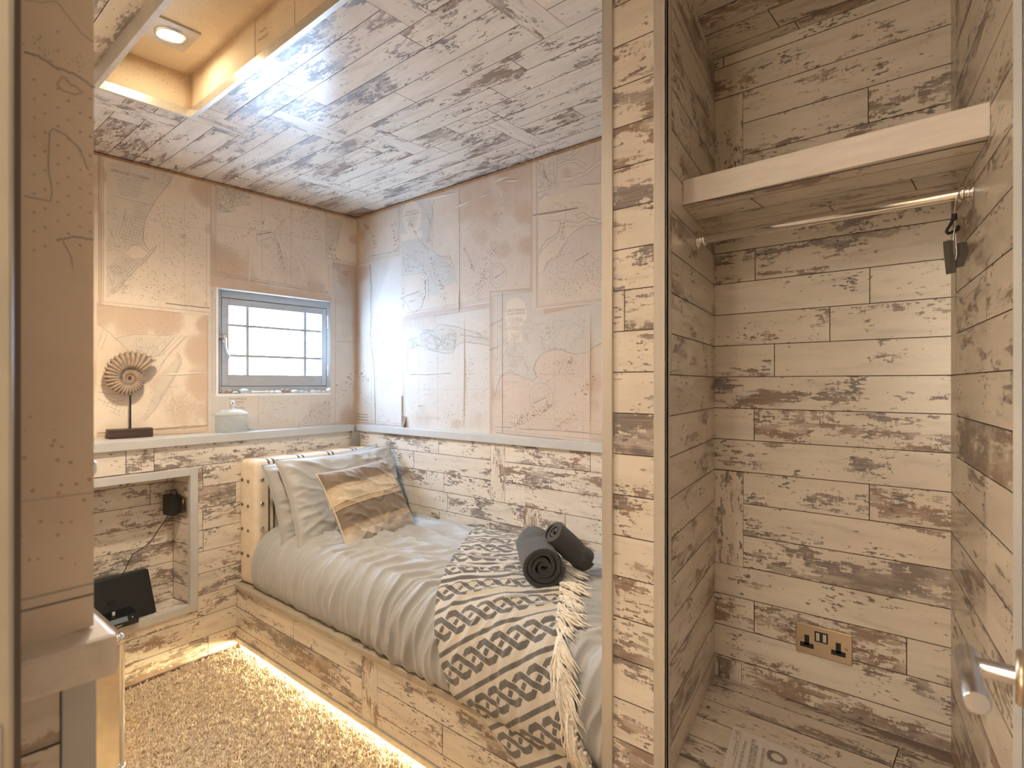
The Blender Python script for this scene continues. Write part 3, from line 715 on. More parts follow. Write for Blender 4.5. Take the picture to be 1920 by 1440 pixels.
c.grid(248, 432, 56, 50, 9, 9, 18); c.grid(262, 398, 24, 34, 6, 7, 8); c.grid(225, 500, 30, 34, 6, 7, 40); c.rivers((200, 390, 235, 470), 24, 5); c.rivers((290, 322, 318, 352), 14, 5); c.rivers((200, 500, 250, 550), 30, 5); c.rivers((235, 484, 275, 495), 12, 4)
c.specks([(345, 430), (338, 460), (322, 500)], 80, 8, (.4, 1.0)); c.specks([(268, 520), (282, 535), (290, 560)], 60, 12, (.6, 1.3)); c.specks([(280, 395), (330, 420), (375, 400)], 60, 9, (.4, 1)); c.specks([(320, 520), (350, 540), (370, 500)], 60, 14, (.4, .9)); c.soundings((290, 380, 385, 570), 160)
c.line([(307, 380), (307, 480)], .4); c.line([(345, 370), (345, 560)], .4); c.line([(275, 410), (385, 432)], .4); 
c.line([(193.5, 300), (193.5, 566), (392, 586)], .9); c.line([(189.5, 300), (189.5, 560)], .6); c.line([(310, 569), (392, 578)], 1.6, 2, jit=.4); c.smalltext(385, 566, 8, 4, 2.5); c.line([(386.8, 352), (386.8, 578)], .6)
c.crease([(386, 400), (390, 430)], 4, .004); c.done(wall_left)

# ---------------- right wall
c = Chart(WB, NB, 1, [(668, 480), (757, 462), (757, ledB(757)), (668, ledB(668))], 'paperC', 11); c.edge = (11, 0, 0, 10); c.blobs = [(672, 510, 26, .9), (700, 500, 26, .5)]; c.sheet()
c.poly([(694, 494), (729, 488), (728, 505), (714, 545), (702, 590), (695, 600)], 5); c.poly([(705, 708), (753, 712), (748, 724), (733, 726), (718, 745)], 5)
for q in ([(693.5, 494), (696, 530), (696, 600), (695, 638), (702, 690), (703, 730), (704, 795)],): c.line(q, 1.2, 2, jit=.4); c.crease([(x+2.5, y) for x, y in q], 4, .006)
c.crease([(690, 640), (688, 660), (692, 685)], 3); c.crease([(697, 637), (722, 630), (745, 633)], 3, .004); c.line([(696, 638), (755, 632)], .6); c.line([(697, 704), (755, 702)], .7); c.line([(697, 620), (697, 790)], .5)
c.specks([(669, 690), (680, 700), (686, 712)], 22, 4, (.7, 1.4)); c.specks([(720, 640), (724, 655)], 16, 4); c.specks([(680, 740), (700, 755), (730, 795)], 70, 6, (.3, .8)); c.text('SOUTH AFRICA', 724, 712, 20, -.03, 1, 1.1); c.smalltext(724, 716, 18, 3, 3)
for k in range(3): c.line([(669, 776+5*k), (690, 778+5*k)], 1.2, 2, jit=.4); c.line([(672, 787+4*k), (755, 795+4*k)], .8)
c.done(wall_right, 'landgrey')
# island chart with fold lines
c = Chart(WB, NB, 2, [(755, 592), (921, 568), (921, ledB(921)), (755, ledB(755))], 'paperC', 12); c.edge = (6, 10, 0, 0); c.blobs = [(780, 598, 40, .5), (810, 590, 40, .5), (790, 785, 26, .5), (895, 740, 22, .5), (895, 790, 30, .45), (857, 795, 16, .7), (815, 740, 24, .3)]; c.sheet()
up = [(766, 637), (786, 632), (790, 626), (805, 622), (816, 616), (826, 607), (836, 610), (852, 612), (872, 618), (900, 626)]
lo_ = [(918, 648), (895, 644), (872, 641), (860, 645), (852, 655), (850, 663), (832, 661), (812, 658), (800, 652), (786, 647), (766, 656)]
c.poly([(766, 637)]+up[1:]+[(918, 632)]+lo_, 5); c.line(up, 1.3, 1, jit=1); c.line(lo_, 1.3, 1, jit=1); c.line([(864, 628), (890, 631), (918, 636)], 1.5, 1, jit=1.2); c.rivers((790, 618, 855, 656), 60, 5, 1, .8); c.rivers((766, 637, 800, 652), 14, 5, 1, .8); c.rivers((850, 620, 915, 640), 14, 5)
c.line([(757, 598), (833, 589), (920, 574)], .9); c.line([(757, 602), (920, 577)], .7); c.line([(765, 640), (765, 700)], .9); c.line([(786, 650), (786, 760)], .5); c.line([(821, 660), (821, 790)], .5)
c.crease([(768, 701), (800, 701), (846, 699)], 5, .008); c.line([(768, 703), (846, 700)], 1.0, 2); c.crease([(871, 590), (871, 690), (870, 760), (870, 806)], 3.5, .007); c.crease([(780, 756), (785, 760), (798, 760)], 3)
c.poly([(784, 758), (799, 758), (799, 780), (784, 779)], 5); c.text('STILBAAI TO PORT ALFRED', 804, 785, 41, .02, 1, 1.2); c.specks([(884, 668), (882, 700), (872, 740), (862, 790)], 70, 4, (.4, 1.1)); c.specks([(835, 770), (850, 795), (840, 800)], 60, 5, (.3, .8)); c.soundings((770, 670, 915, 780), 90)
c.line([(768, 730), (915, 730)], .4); c.line([(905, 735), (918, 727)], .6); c.done(wall_right, 'landgrey')
# small corner chart
c = Chart(WB, NB, 3, [(668, ceilB(668)), (752.5, ceilB(752)), (752.5, 482), (668, 502)], 'paperE', 13); c.edge = (12, 7, 0, 0); c.blobs = [(690, 420, 22, .55), (672, 440, 20, .8)]; c.sheet()
c.line([(749.5, 383), (749.5, 477.5), (670, 496)], .9); c.line([(747, 384), (747, 474.5), (670, 492)], .8); c.line([(670, 487), (748, 470)], .6); c.specks([(680, 418), (693, 433), (707, 465)], 70, 2.5, (.5, 1.1)); c.specks([(741, 420), (745, 470)], 30, 4); c.line([(696, 480), (733, 473)], 1.6, 1, jit=.5); c.smalltext(741, 468, 9, 3, 2.2, -.2); c.done(wall_right)
# approaches to Port Elizabeth
c = Chart(WB, NB, 4, [(752.5, ceilB(752)), (1002, ceilB(1002)), (1002, 546), (752.5, 594)], 'paperE', 14)
c.edge = (0, 6, 14, 0); c.blobs = [(900, 370, 60, .65), (880, 400, 35, .6), (960, 320, 60, .75), (985, 400, 30, .9), (988, 460, 26, .75), (905, 440, 30, .45), (940, 470, 28, .6), (870, 520, 40, .25), (960, 380, 50, .45), (925, 410, 25, .6)]; c.sheet()
c.poly([(752.8, 386), (805, 370), (812, 395), (806, 430), (800, 460), (806, 470), (822, 476), (836, 484), (848, 500), (856, 530), (835, 533), (820, 556), (803, 553), (803, 520), (795, 513), (752.8, 518)], 5)
c.poly([(753, 516.5), (797, 511), (803, 520), (803, 560), (753, 588)], 0, .00016); c.line([(752, 517), (797, 511), (804, 522), (804, 560)], .9)
c.poly(arc(773, 408, 18, 32), 4, .0002); c.poly([(753, 440), (792, 432), (792, 445), (753, 452)], 4, .0002); c.crest(773, 383, 3.4); c.text('APPROACHES TO', 773.5, 397.5, 24, -.2, 2, 1.3); c.text('PORT ELIZABETH', 773, 403.5, 28, -.2, 2, 1.4); c.smalltext(773, 408, 22, 6, 3.2, -.15)
for k in range(5): c.line([(756, 444+2.2*k), (792, 438+2.2*k)], .8, 4, .0003)
c.line([(805, 372), (812, 400), (806, 430), (801, 462), (820, 478), (846, 486), (852, 505), (857, 533)], .9, 1, jit=1.2); c.line([(815, 375), (810, 410)], .8, 1, jit=1); c.rose(829, 514, 20, 22); c.rivers((757, 470, 795, 510), 26, 5); c.rivers((800, 400, 812, 470), 18, 4); c.rivers((815, 480, 845, 500), 14, 5)
c.line([(752, 561), (760, 556), (787, 546)], 2.0, 1, jit=.6); c.line([(768, 566), (780, 562)], 2.0, 1, jit=.6); c.line([(797, 525), (799, 550), (792, 575), (780, 585)], 1.6, 1, jit=.8); c.line([(755, 560), (770, 580), (777, 588)], .9, 1, jit=1)
c.line([(814, 370), (814, 385)], .6); c.specks([(768, 416), (780, 438), (800, 465), (815, 505), (830, 540), (838, 580)], 150, 2.2, (.5, 1.1)); c.specks([(918, 470), (905, 525), (893, 555), (886, 585)], 150, 6, (.5, 1.1)); c.specks([(948, 330), (938, 400), (925, 470), (905, 530)], 120, 5, (.5, 1.1)); c.specks([(871, 465), (880, 485), (891, 512)], 40, 1.2, (.5, 1.2)); c.specks([(755, 530), (756, 585)], 60, 3, (.4, .9)); c.specks([(800, 500), (795, 560)], 40, 4)
c.line([(862.5, 355), (862.5, 560)], .7, 3); c.crease([(862, 540), (861, 565), (861, 586)], 3, .006); c.crease([(848, 392), (865, 384), (884, 376)], 4); c.crease([(797, 375), (830, 367), (858, 362)], 4); c.crease([(925, 343), (940, 335), (958, 330)], 4); c.crease([(945, 340), (975, 338)], 4); c.crease([(900, 370), (920, 362)], 4); c.rose(934, 517, 15, 23); c.line([(929, 521), (947, 509)], 1.0, 2)
c.line([(762, 588), (1000, 543)], .9); c.line([(762, 592), (1000, 547)], .7); c.soundings((850, 420, 990, 540), 80); c.done(wall_right, 'landgrey')
# Cape St Francis to East London
c = Chart(WB, NB, 5, [(918.5, 546), (1136, 527), (1136, 840), (918.5, ledB(918.5))], 'paperD', 15)
c.edge = (10, 34, 0, 0); c.blobs = [(935, 560, 40, .8), (960, 552, 50, .9), (925, 620, 26, .6), (930, 740, 22, .6), (1030, 585, 60, .8), (1090, 580, 50, .9), (1110, 620, 50, .7), (1070, 625, 30, .6), (1115, 720, 28, .6), (1120, 760, 25, .45), (1125, 820, 40, .5), (1000, 640, 40, .4)]; c.sheet()
coast = [(929, 742), (932, 725), (940, 706), (948, 700), (960, 699), (972, 704), (985, 710), (1000, 713), (1008, 708), (1003, 698), (1002, 690), (1008, 675), (1020, 662), (1035, 657), (1052, 656), (1064, 660), (1080, 664), (1096, 662), (1104, 660), (1112, 652), (1135, 640)]
c.poly([(922, 548), (1020, 545), (1020, 590), (1135, 565)]+coast[::-1], 5); c.line(coast, 1.5, 1, jit=.6); c.line([(x, y-3) for x, y in coast[4:16]], .7, 1, jit=.6)
c.poly([(948, 590), (952, 566), (967, 557), (982, 564), (988, 580), (988, 602), (980, 608), (980, 640), (954, 642), (952, 612)], 4, .0002); c.crest(967, 566, 4.2); c.text('CAPE ST FRANCIS', 967.5, 584, 36, -.07, 2, 1.5); c.text('TO EAST LONDON', 967.5, 590, 34, -.09, 2, 1.5); c.smalltext(967, 597, 30, 8, 3, -.04); c.smalltext(966, 626, 22, 5, 3, -.04)
c.line([(923, 558), (923, 806), (1135, 826)], 1.0); c.line([(926.5, 560), (926.5, 800)], .6); c.line([(922, 556), (1000, 546)], .9); c.line([(943, 548), (943, 812)], 1.0, 3); c.crease([(942, 730), (942, 755)], 4, .006); c.crease([(1108, 580), (1107, 700), (1107, 830)], 3.5, .007); c.line([(1040, 560), (1040, 826)], .4); c.line([(926, 704), (1135, 700)], .4); c.line([(926, 780), (1135, 790)], .5); c.line([(1095, 660), (1095, 826)], .4)
c.rose(1016, 745, 22, 26); c.line([(1001, 756), (1026, 745)], 1.1, 2); c.rivers((945, 600, 1000, 695), 34, 7); c.rivers((1005, 600, 1100, 655), 34, 7); c.rivers((930, 610, 945, 700), 8, 5); c.text('GAMTOOSBAAI', 961, 717, 26, .02, 1, .9)
c.specks([(960, 800), (985, 782), (1012, 775), (1040, 755)], 190, 5, (.4, 1.2)); c.specks([(1010, 700), (1050, 690), (1080, 700)], 110, 10, (.4, 1.1)); c.specks([(1045, 802), (1060, 790), (1085, 775)], 90, 5, (.4, 1.1)); c.specks([(1094, 735), (1116, 710)], 20, 5, (.8, 1.8)); c.soundings((945, 715, 1130, 810), 170); c.specks([(1068, 678), (1072, 676)], 30, 3)
c.line([(928, 801), (962, 801)], 2.0, 1, jit=.6); c.line([(975, 804), (1060, 808), (1133, 815)], 2.4, 1, jit=.6); c.line([(930, 811), (1135, 832)], .8, 3); c.line([(919, 611), (944, 598)], .9, 2); c.line([(919, 657), (936, 649)], .9, 3); c.done(wall_right, 'landgrey')
# paper curling away at the bottom of the fold
def peel(px0, px1, py0, py1, out):
    g = np.zeros((9, 5, 3))
    for i in range(9):
        for j in range(5):
            t = i/8; a = j/4; p = on_y(px0+(px1-px0)*a, py0+(py1-py0)*t, YB); cu = t**1.6*(a if out > 0 else 1-a)
            g[i, j] = (p.x-.004*cu, YB-.004-abs(out)*math.sin(cu*2.2), p.z)
    return g
mb = MB(); mb.grid(peel(755, 763, 781, 802, .014), 0, True); mb.grid(peel(753.5, 755.6, 742, 797, .003), 0, True); mb.build('peeling_paper', simple('brown_backing_paper', (.26, .19, .11), .7), wall_right)
# river estuary, upper right
c = Chart(WB, NB, 6, [(999.5, ceilB(999)), (1136, ceilB(1136)), (1136, 567), (999.5, 582)], 'paperE', 16); c.blobs = [(1062, 325, 20, .6), (1090, 380, 40, .35), (1060, 400, 30, .25)]; c.sheet()
def band(q, wd): c.line(q, wd, 5, .00012, jit=1.5); c.line([(x, y-wd*.42) for x, y in q], 1.2, 1, jit=1.4); c.line([(x, y+wd*.42) for x, y in q], 1.0, 1, jit=1.2)
band([(1047, 305), (1062, 300), (1080, 285), (1095, 272), (1105, 260)], 8); band([(1048, 312), (1062, 304), (1080, 302), (1092, 308), (1100, 316)], 7); band([(1056, 338), (1075, 334), (1092, 328), (1108, 318), (1120, 308), (1134, 302)], 9)
c.poly([(1010, 362), (1030, 372), (1060, 360), (1085, 350), (1134, 345), (1134, 418), (1110, 420), (1090, 425), (1072, 440), (1060, 455), (1045, 475), (1025, 490), (1015, 510), (1010, 512)], 5)
band([(1010, 478), (1017, 465), (1030, 452), (1045, 440), (1052, 425), (1066, 420), (1085, 422), (1108, 413), (1134, 414)], 9); band([(1082, 408), (1095, 402), (1110, 412), (1132, 416)], 8); c.line([(1020, 512), (1028, 492), (1045, 482), (1058, 462), (1068, 445), (1080, 432), (1098, 424), (1134, 420)], 1.2, 1, jit=1)
band([(1012, 374), (1024, 364), (1032, 366)], 3)
c.line([(1007, 296), (1007, 577)], 1.0); c.line([(1009.5, 365), (1009.5, 573), (1135, 560)], .8); c.line([(1007, 576), (1135, 563)], .9); c.line([(1007, 362), (1045.5, 351), (1045.5, 284)], 1.0); c.line([(1118, 263), (1118, 285), (1112, 306)], .6); c.rivers((1010, 302, 1042, 352), 20, 6, 1, .7); c.line([(1020, 318), (1024, 330), (1030, 342)], 2.2, 1, jit=1); c.smalltext(1057, 287, 22, 3, 4, -.3)
c.crease([(1075, 355), (1100, 348), (1134, 345)], 4, .006); c.crease([(1000, 406), (1040, 402), (1085, 392)], 6, .006); c.line([(1000, 404), (1085, 390)], 1.6, 3); c.line([(1072, 340), (1068, 350), (1080, 352)], .6)
c.specks([(1060, 390), (1056, 430), (1058, 455)], 40, 3); c.specks([(1060, 460), (1090, 480), (1130, 520)], 90, 20, (.4, 1.0)); c.specks([(1030, 540), (1080, 530), (1125, 540)], 60, 9, (.4, 1.0)); c.line([(1080, 490), (1106, 475)], 1.0, 2); c.soundings((1030, 470, 1130, 555), 120); c.rivers((1015, 380, 1120, 415), 16, 7)
c.done(wall_right, 'land')
# sheet on the near wall by the doorway
WS = lambda x, y: on_x(x, y, SX)
c = Chart(WS, (1, 0, 0), 1, [(30, -60), (175.5, -60), (175.5, 1172), (30, 1222)], 'paperB', 21, 16); c.blobs = [(70, 900, 60, .3), (170, 200, 60, .3)]; c.sheet()
for i, (x, y0) in enumerate(((64, 150), (84, 178), (108, 60), (128, 190), (150, 212), (169, 186))):
    y = y0
    while y < 470: c.line([(x-2.6, y-1.2), (x+2.6, y+1.2)], 3.2, 1); y += 35.5
c.specks([(50, 72), (100, 105), (165, 128)], 30, 9, (1.5, 2.8), 1)
c.line([(45, 98), (70, 105), (100, 125), (140, 140), (178, 165)], 3.2, 1, jit=1.5); c.line([(106, 158), (118, 143), (132, 160), (142, 163), (156, 175), (140, 178), (118, 170), (106, 158)], 2.2, 1, jit=1); c.line([(45, 368), (95, 378), (98, 360), (90, 310), (92, 250), (100, 242), (120, 252), (150, 280), (165, 320)], 2.6, 1, jit=1); c.line([(45, 0), (80, 5), (105, 3), (130, 35), (150, 60), (175, 80)], 1.8, 1, jit=1); c.line([(108, 450), (140, 444), (175, 450)], 3, 1, jit=1); c.line([(118, 452), (132, 480), (136, 500)], 2, 1, jit=1)
for y in (838, 910, 980, 1047): c.line([(112, y), (118, y-1)], 4, 1)
c.line([(36, 941), (175, 923)], 1.6, 1); c.line([(36, 1126), (175, 1093)], 3.2, 1); c.line([(36, 1147), (175, 1113)], 3.8, 2); c.done(wall_door)

# ---- rope along the top of both chart walls
def rope(a, b, r=.0042, pitch=.022):
    mb = MB(); a = Vector(a); b = Vector(b); L = (b-a).length; d = (b-a)/L; n = Vector((0, 0, 1)); m_ = d.cross(n)
    for k in range(2):
        pts = []
        N_ = int(L/.0035)
        for i in range(N_+1):
            s_ = L*i/N_; an = 2*PI*s_/pitch+k*PI; pts.append(a+d*s_+(n*math.cos(an)+m_*math.sin(an))*r*.75)
        mb.tube(pts, r, 6)
    return mb
tag(rope((XA+.007, .18, CEIL-.009), (XA+.007, YB-.004, CEIL-.009)).build('rope', MAT['rope']), 'brown twisted rope along the ceiling joint above the window wall', 'rope', 'ceiling ropes')
tag(rope((XA+.014, YB-.008, CEIL-.009), (PX0, YB-.008, CEIL-.009)).build('rope', MAT['rope']), 'brown twisted rope along the ceiling joint above the bed side wall', 'rope', 'ceiling ropes')
# ------------------------------------------------------------------ lined ceiling recess with a downlight
hx0, hx1, hy0, hy1 = HOLE; RT = CEIL+.098; RB = CEIL-.058
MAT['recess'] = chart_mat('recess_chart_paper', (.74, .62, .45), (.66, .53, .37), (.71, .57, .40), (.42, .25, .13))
mb = MB()
def lining(pts, cell=.03):
    a, b, c, d = [Vector(p) for p in pts]; nx = max(2, int((b-a).length/cell)); ny = max(2, int((d-a).length/cell)); q = []; st = []
    for j in range(ny+1):
        for i in range(nx+1):
            u, v = i/nx, j/ny; q.append((a*(1-u)+b*u)*(1-v)+(d*(1-u)+c*u)*v)
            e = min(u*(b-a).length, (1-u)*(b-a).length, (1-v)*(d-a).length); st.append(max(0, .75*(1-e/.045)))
    base = len(mb.v); mb.add(q, [(j*(nx+1)+i, j*(nx+1)+i+1, (j+1)*(nx+1)+i+1, (j+1)*(nx+1)+i) for j in range(ny) for i in range(nx)], 0)
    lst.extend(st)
lst = []
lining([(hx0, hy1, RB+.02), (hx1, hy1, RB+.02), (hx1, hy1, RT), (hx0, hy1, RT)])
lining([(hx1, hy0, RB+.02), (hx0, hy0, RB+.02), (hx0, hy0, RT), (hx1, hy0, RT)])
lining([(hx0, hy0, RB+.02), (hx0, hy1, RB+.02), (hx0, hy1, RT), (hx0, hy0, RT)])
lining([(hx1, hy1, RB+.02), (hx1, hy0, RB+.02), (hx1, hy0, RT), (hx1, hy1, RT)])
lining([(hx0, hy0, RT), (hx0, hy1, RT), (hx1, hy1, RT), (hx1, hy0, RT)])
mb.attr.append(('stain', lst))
def onr(px, py): return on_y(px, py, hy1-.0008)
for txt, cx, cy, wd in (('PLATA', 494, 58, 13), ('BAZLAS', 493, 72, 19)):
    v, f = text_geo(txt); mb.add([onr(cx+x*wd, cy+x*wd*-.72-y*wd*1.3) for x, y in v], f, 1)
for a, b in (((478, 118), (478, 28)), ((552, 62), (552, 2))): mb.add([onr(a[0]-.4, a[1]), onr(a[0]+.4, a[1]), onr(b[0]+.4, b[1]), onr(b[0]-.4, b[1])], [(0, 1, 2, 3)], 2)
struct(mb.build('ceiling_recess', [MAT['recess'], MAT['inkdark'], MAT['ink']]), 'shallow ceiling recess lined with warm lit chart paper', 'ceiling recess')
mb = MB(); w_ = .012
e_ = .0015; mb.box((hx0-w_, hy1+e_, RB), (hx1+w_, hy1+w_, CEIL+.02)); mb.box((hx0-w_, hy0-w_, RB), (hx1+w_, hy0-e_, CEIL+.02)); mb.box((hx0-w_, hy0-e_, RB), (hx0-e_, hy1+e_, CEIL+.02)); mb.box((hx1+e_, hy0-e_, RB), (hx1+w_, hy1+e_, CEIL+.02))
# inner lip of the metal edging
l_ = .030
mb.box((hx0, hy1-.003, RB), (hx1, hy1+e_, RB+l_)); mb.box((hx0, hy0-e_, RB), (hx1, hy0+.003, RB+l_)); mb.box((hx0-e_, hy0+.003, RB), (hx0+.003, hy1-.003, RB+l_))
struct(mb.build('trim_10', MAT['metal']), 'brushed metal edging hanging around the ceiling recess', 'trim')
def downlight(x, y, label):
    dl = empty('downlight', (x, y, RT-.006), label, 'ceiling light', 'square downlights in the ceiling recess')
    mb = MB(); mb.box((x-.075, y-.066, RT-.007), (x+.075, y+.066, RT-.0005)); mb.build('mounting_plate', MAT['metal'], dl, bevel=.001)
    mb = MB(); mb.lathe([(.046, 0), (.046, -.004), (.040, -.006), (.036, -.003), (.034, .012)], 40, 0, Matrix.Translation((x, y, RT-.007))); mb.build('ring', MAT['alu'], dl)
    mb = MB(); mb.lathe([(.035, -.0), (.028, -.0015), (.022, -.0005), (.014, -.002), (0, -.001)], 40, 0, Matrix.Translation((x, y, RT-.008))); mb.build('lens', MAT['lamp'], dl)
s = Sh('lamp_glow'); c = s.obj()
s.set(Base_Color=(.9, .8, .6), Emission_Color=(1.0, .83, .56), Emission_Strength=52.0, Roughness=.3)
r = s.node('ShaderNodeTexWave'); r.wave_type = 'RINGS'; r.inputs['Scale'].default_value = 30
MAT['lamp'] = s.mat
downlight(-2.085, .692, 'square plated downlight in the ceiling recess, round lamp lit warm')
ld = bpy.data.lights.new('downlight_beam', 'SPOT'); ld.energy = 33; ld.color = (1.0, .83, .61); ld.spot_size = math.radians(155); ld.spot_blend = .8; ld.shadow_soft_size = .03
lo = bpy.data.objects.new('downlight_beam', ld); COL.objects.link(lo); lo.location = (-2.085, .692, RB-.012)

# ------------------------------------------------------------------ window
y0, y1, z0, z1 = win; FX = -3.192
wn = empty('window_1', (XA, y0, z0), 'small grey wooden casement window with nine panes in the left wall', 'window', None, 'structure')
mb = MB()                                    # reveal
for lo_, hi_ in (((-3.25, y0-.012, z0-.012), (XA+.001, y0, z1+.012)), ((-3.25, y1, z0-.012), (XA+.001, y1+.012, z1+.012)), ((-3.25, y0, z1), (XA+.001, y1, z1+.012)), ((-3.25, y0, z0-.012), (XA+.001, y1, z0))): mb.box(lo_, hi_)
mb.build('reveal', MAT['fascia'], wn)
def wy(px): return on_x(px, 640, FX).y
def wz(px, py): return on_x(px, py, FX).z
sy0, sy1 = wy(415), wy(612.5); sz1 = (wz(415, 556.5)+wz(612.5, 579))/2; sz0 = (wz(415, 725)+wz(612.5, 724.5))/2
mb = MB()
def ring(mb, a0, a1, b0, b1, i0, i1, j0, j1, x0, x1):
    mb.box((x0, a0, b0), (x1, i0, b1)); mb.box((x0, i1, b0), (x1, a1, b1)); mb.box((x0, i0, b0), (x1, i1, j0)); mb.box((x0, i0, j1), (x1, i1, b1))
ring(mb, y0, y1, z0, z1, sy0, sy1, sz0, sz1, -3.245, FX); ring(mb, sy0-.002, sy1+.002, sz0-.002, sz1+.002, sy0+.013, sy1-.013, sz0+.013, sz1-.013, -3.246, -3.2365); mb.build('window_frame', MAT['window_paint'], wn, bevel=.002)
sash = empty('sash', (FX, sy0, sz0)); sash.parent = wn; sash.matrix_parent_inverse = Matrix.Translation(wn.location).inverted()
g = .0035
gy = [wy(429), wy(463), wy(467), wy(571), wy(574.8), wy(603)]
gz1 = (wz(429, 572.5)+wz(603, 590))/2; gz0 = (wz(429, 701.5)+wz(603, 704.8))/2
def zz(py_l, py_r): return (wz(446, py_l)+wz(589, py_r))/2
ba = (zz(607.3, 620.5), zz(611, 623.2)); bb = (zz(664.3, 671.4), zz(667.6, 674.6))
mb = MB(); ring(mb, sy0+g, sy1-g, sz0+g, sz1-g, gy[0], gy[5], gz0, gz1, -3.235, FX+.001)
sf = mb.build('sash_frame', MAT['window_paint'], wn, bevel=.002)
bpy.data.objects.remove(sash)
mb = MB()
mb.box((-3.225, gy[1]-.002, gz0-.001), (FX-.004, gy[2]+.002, gz1+.001)); mb.box((-3.225, gy[3]-.002, gz0-.001), (FX-.004, gy[4]+.002, gz1+.001))
for h in (ba, bb):
    lo_, hi_ = min(h), max(h); mb.box((-3.225, gy[0]-.001, lo_), (FX-.005, gy[5]+.001, hi_+.0)); mb.box((-3.224, gy[0]-.001, lo_-.0022), (FX-.0052, gy[5]+.001, hi_+.0022))
mb.build('glazing_bars', MAT['window_paint'], sf, bevel=.001)
s = Sh('window_glass'); nt = s.nt; out = nt.nodes['Material Output']
tr_ = s.node('ShaderNodeBsdfTransparent'); tr_.inputs[0].default_value = (.97, .985, .99, 1); gl = s.node('ShaderNodeBsdfGlossy'); gl.inputs['Roughness'].default_value = .02
mx = s.node('ShaderNodeMixShader'); mx.inputs[0].default_value = .06
nt.links.new(tr_.outputs[0], mx.inputs[1]); nt.links.new(gl.outputs[0], mx.inputs[2]); nt.links.new(mx.outputs[0], out.inputs[0]); MAT['glass'] = s.mat
zr = [gz0, min(bb), max(bb), min(ba), max(ba), gz1]
for i in range(3):
    for j in range(3):
        mb = MB(); mb.add([(-3.213, gy[2*i]-.001, zr[2*j]-.001), (-3.213, gy[2*i+1]+.001, zr[2*j]-.001), (-3.213, gy[2*i+1]+.001, zr[2*j+1]+.001), (-3.213, gy[2*i]-.001, zr[2*j+1]+.001)], [(0, 1, 2, 3)]); mb.build('pane', MAT['glass'], sf)
# handle with stay plate, hinges
hz = wz(419, 633); hy = wy(418.5)
mb = MB(); mb.box((FX, hy-.010, hz-.026), (FX+.006, hy+.012, hz+.020)); mb.tube([(FX+.004, hy, hz+.004), (FX+.022, hy, hz+.004)], .008, 12)
mb.tube([(FX+.018, hy-.004, hz+.012), (FX+.021, hy+.001, hz-.010), (FX+.022, hy+.002, hz-.045), (FX+.023, hy+.008, hz-.080), (FX+.024, hy+.016, hz-.100), (FX+.023, hy+.017, hz-.112)], [.006, .0075, .006, .006, .009, .006], 10)
mb.build('handle', MAT['steel'], wn)
mb = MB(); mb.box((FX-.002, y0-.001, hz-.020), (FX+.010, y0+.014, hz+.016)); mb.box((FX+.006, y0+.008, hz-.004), (FX+.016, hy, hz+.008)); mb.build('catch', MAT['steel'], wn, bevel=.001)
for a, b in ((591, 617), (680, 706)):
    zc = wz(613.5, (a+b)/2); mb = MB(); yy = wy(613.2)
    for k in range(5): mb.tube([(FX+.005, yy, zc-.040+.016*k+.0006), (FX+.005, yy, zc-.040+.016*k+.0152)], .006, 12)
    mb.box((FX, yy-.007, zc-.038), (FX+.003, yy+.007, zc+.038)); mb.build('hinge', MAT['steel'], wn)

# ------------------------------------------------------------------ pebbles, shells and driftwood on the window sill
def blob(mb, c, r, rot=0, seed=0, amp=.12, n=14, flat=1.0, pw=1.0):
    R = Matrix.Rotation(rot, 4, 'Z'); vs_ = []; m_ = n*2
    for i in range(n+1):
        th = PI*i/n
        for k in range(m_):
            ph = 2*PI*k/m_; d = Vector((math.sin(th)*math.cos(ph), math.sin(th)*math.sin(ph), math.cos(th)))
            q = 1+amp*(float(fbm(2+d.x*1.6+seed*7.1, 3+d.y*1.6+d.z*1.2, seed, 3))-.5)*2
            sg = lambda x: math.copysign(abs(x)**pw, x)
            vs_.append(Vector(c)+R @ Vector((sg(d.x)*r[0]*q, sg(d.y)*r[1]*q, max(d.z, -flat)*r[2]*q)))
    mb.add(vs_, [(i*m_+k, (i+1)*m_+k, (i+1)*m_+(k+1)%m_, i*m_+(k+1)%m_) for i in range(n) for k in range(m_)], 0, None, True)
def stone_mat(n, c, v=.15, vs_=40): return simple(n, c, .6, var=v, vs_=vs_, bump=.15, bsc=160)
ST = {'grey': stone_mat('pebble_grey', (.52, .51, .50)), 'dark': stone_mat('pebble_dark', (.10, .095, .10)), 'blue': stone_mat('pebble_blue', (.47, .54, .60), .05), 'white': stone_mat('pebble_white', (.74, .72, .69), .06),
      'brown': stone_mat('shell_brown', (.40, .29, .22), .4, 60), 'beige': stone_mat('pebble_beige', (.64, .58, .52)), 'wood': stone_mat('driftwood', (.62, .56, .50), .25, 50)}
PX_ = -3.163
def sill(px0, px1, hpx, mat, name, cat, label, depth=.017, seed=0, amp=.1, base=0.0, x=PX_):
    a = on_x(px0, 733, x); b = on_x(px1, 733, x); L = (b.y-a.y)/2; t = -a.x*1.0; H = hpx*3.3/F_PX/2
    mb = MB(); blob(mb, (x, (a.y+b.y)/2, z0+H*.93+base), (depth, L, H), 0, seed, amp); o = mb.build(name, ST[mat], loc=(x, (a.y+b.y)/2, z0))
    return tag(o, label, cat)
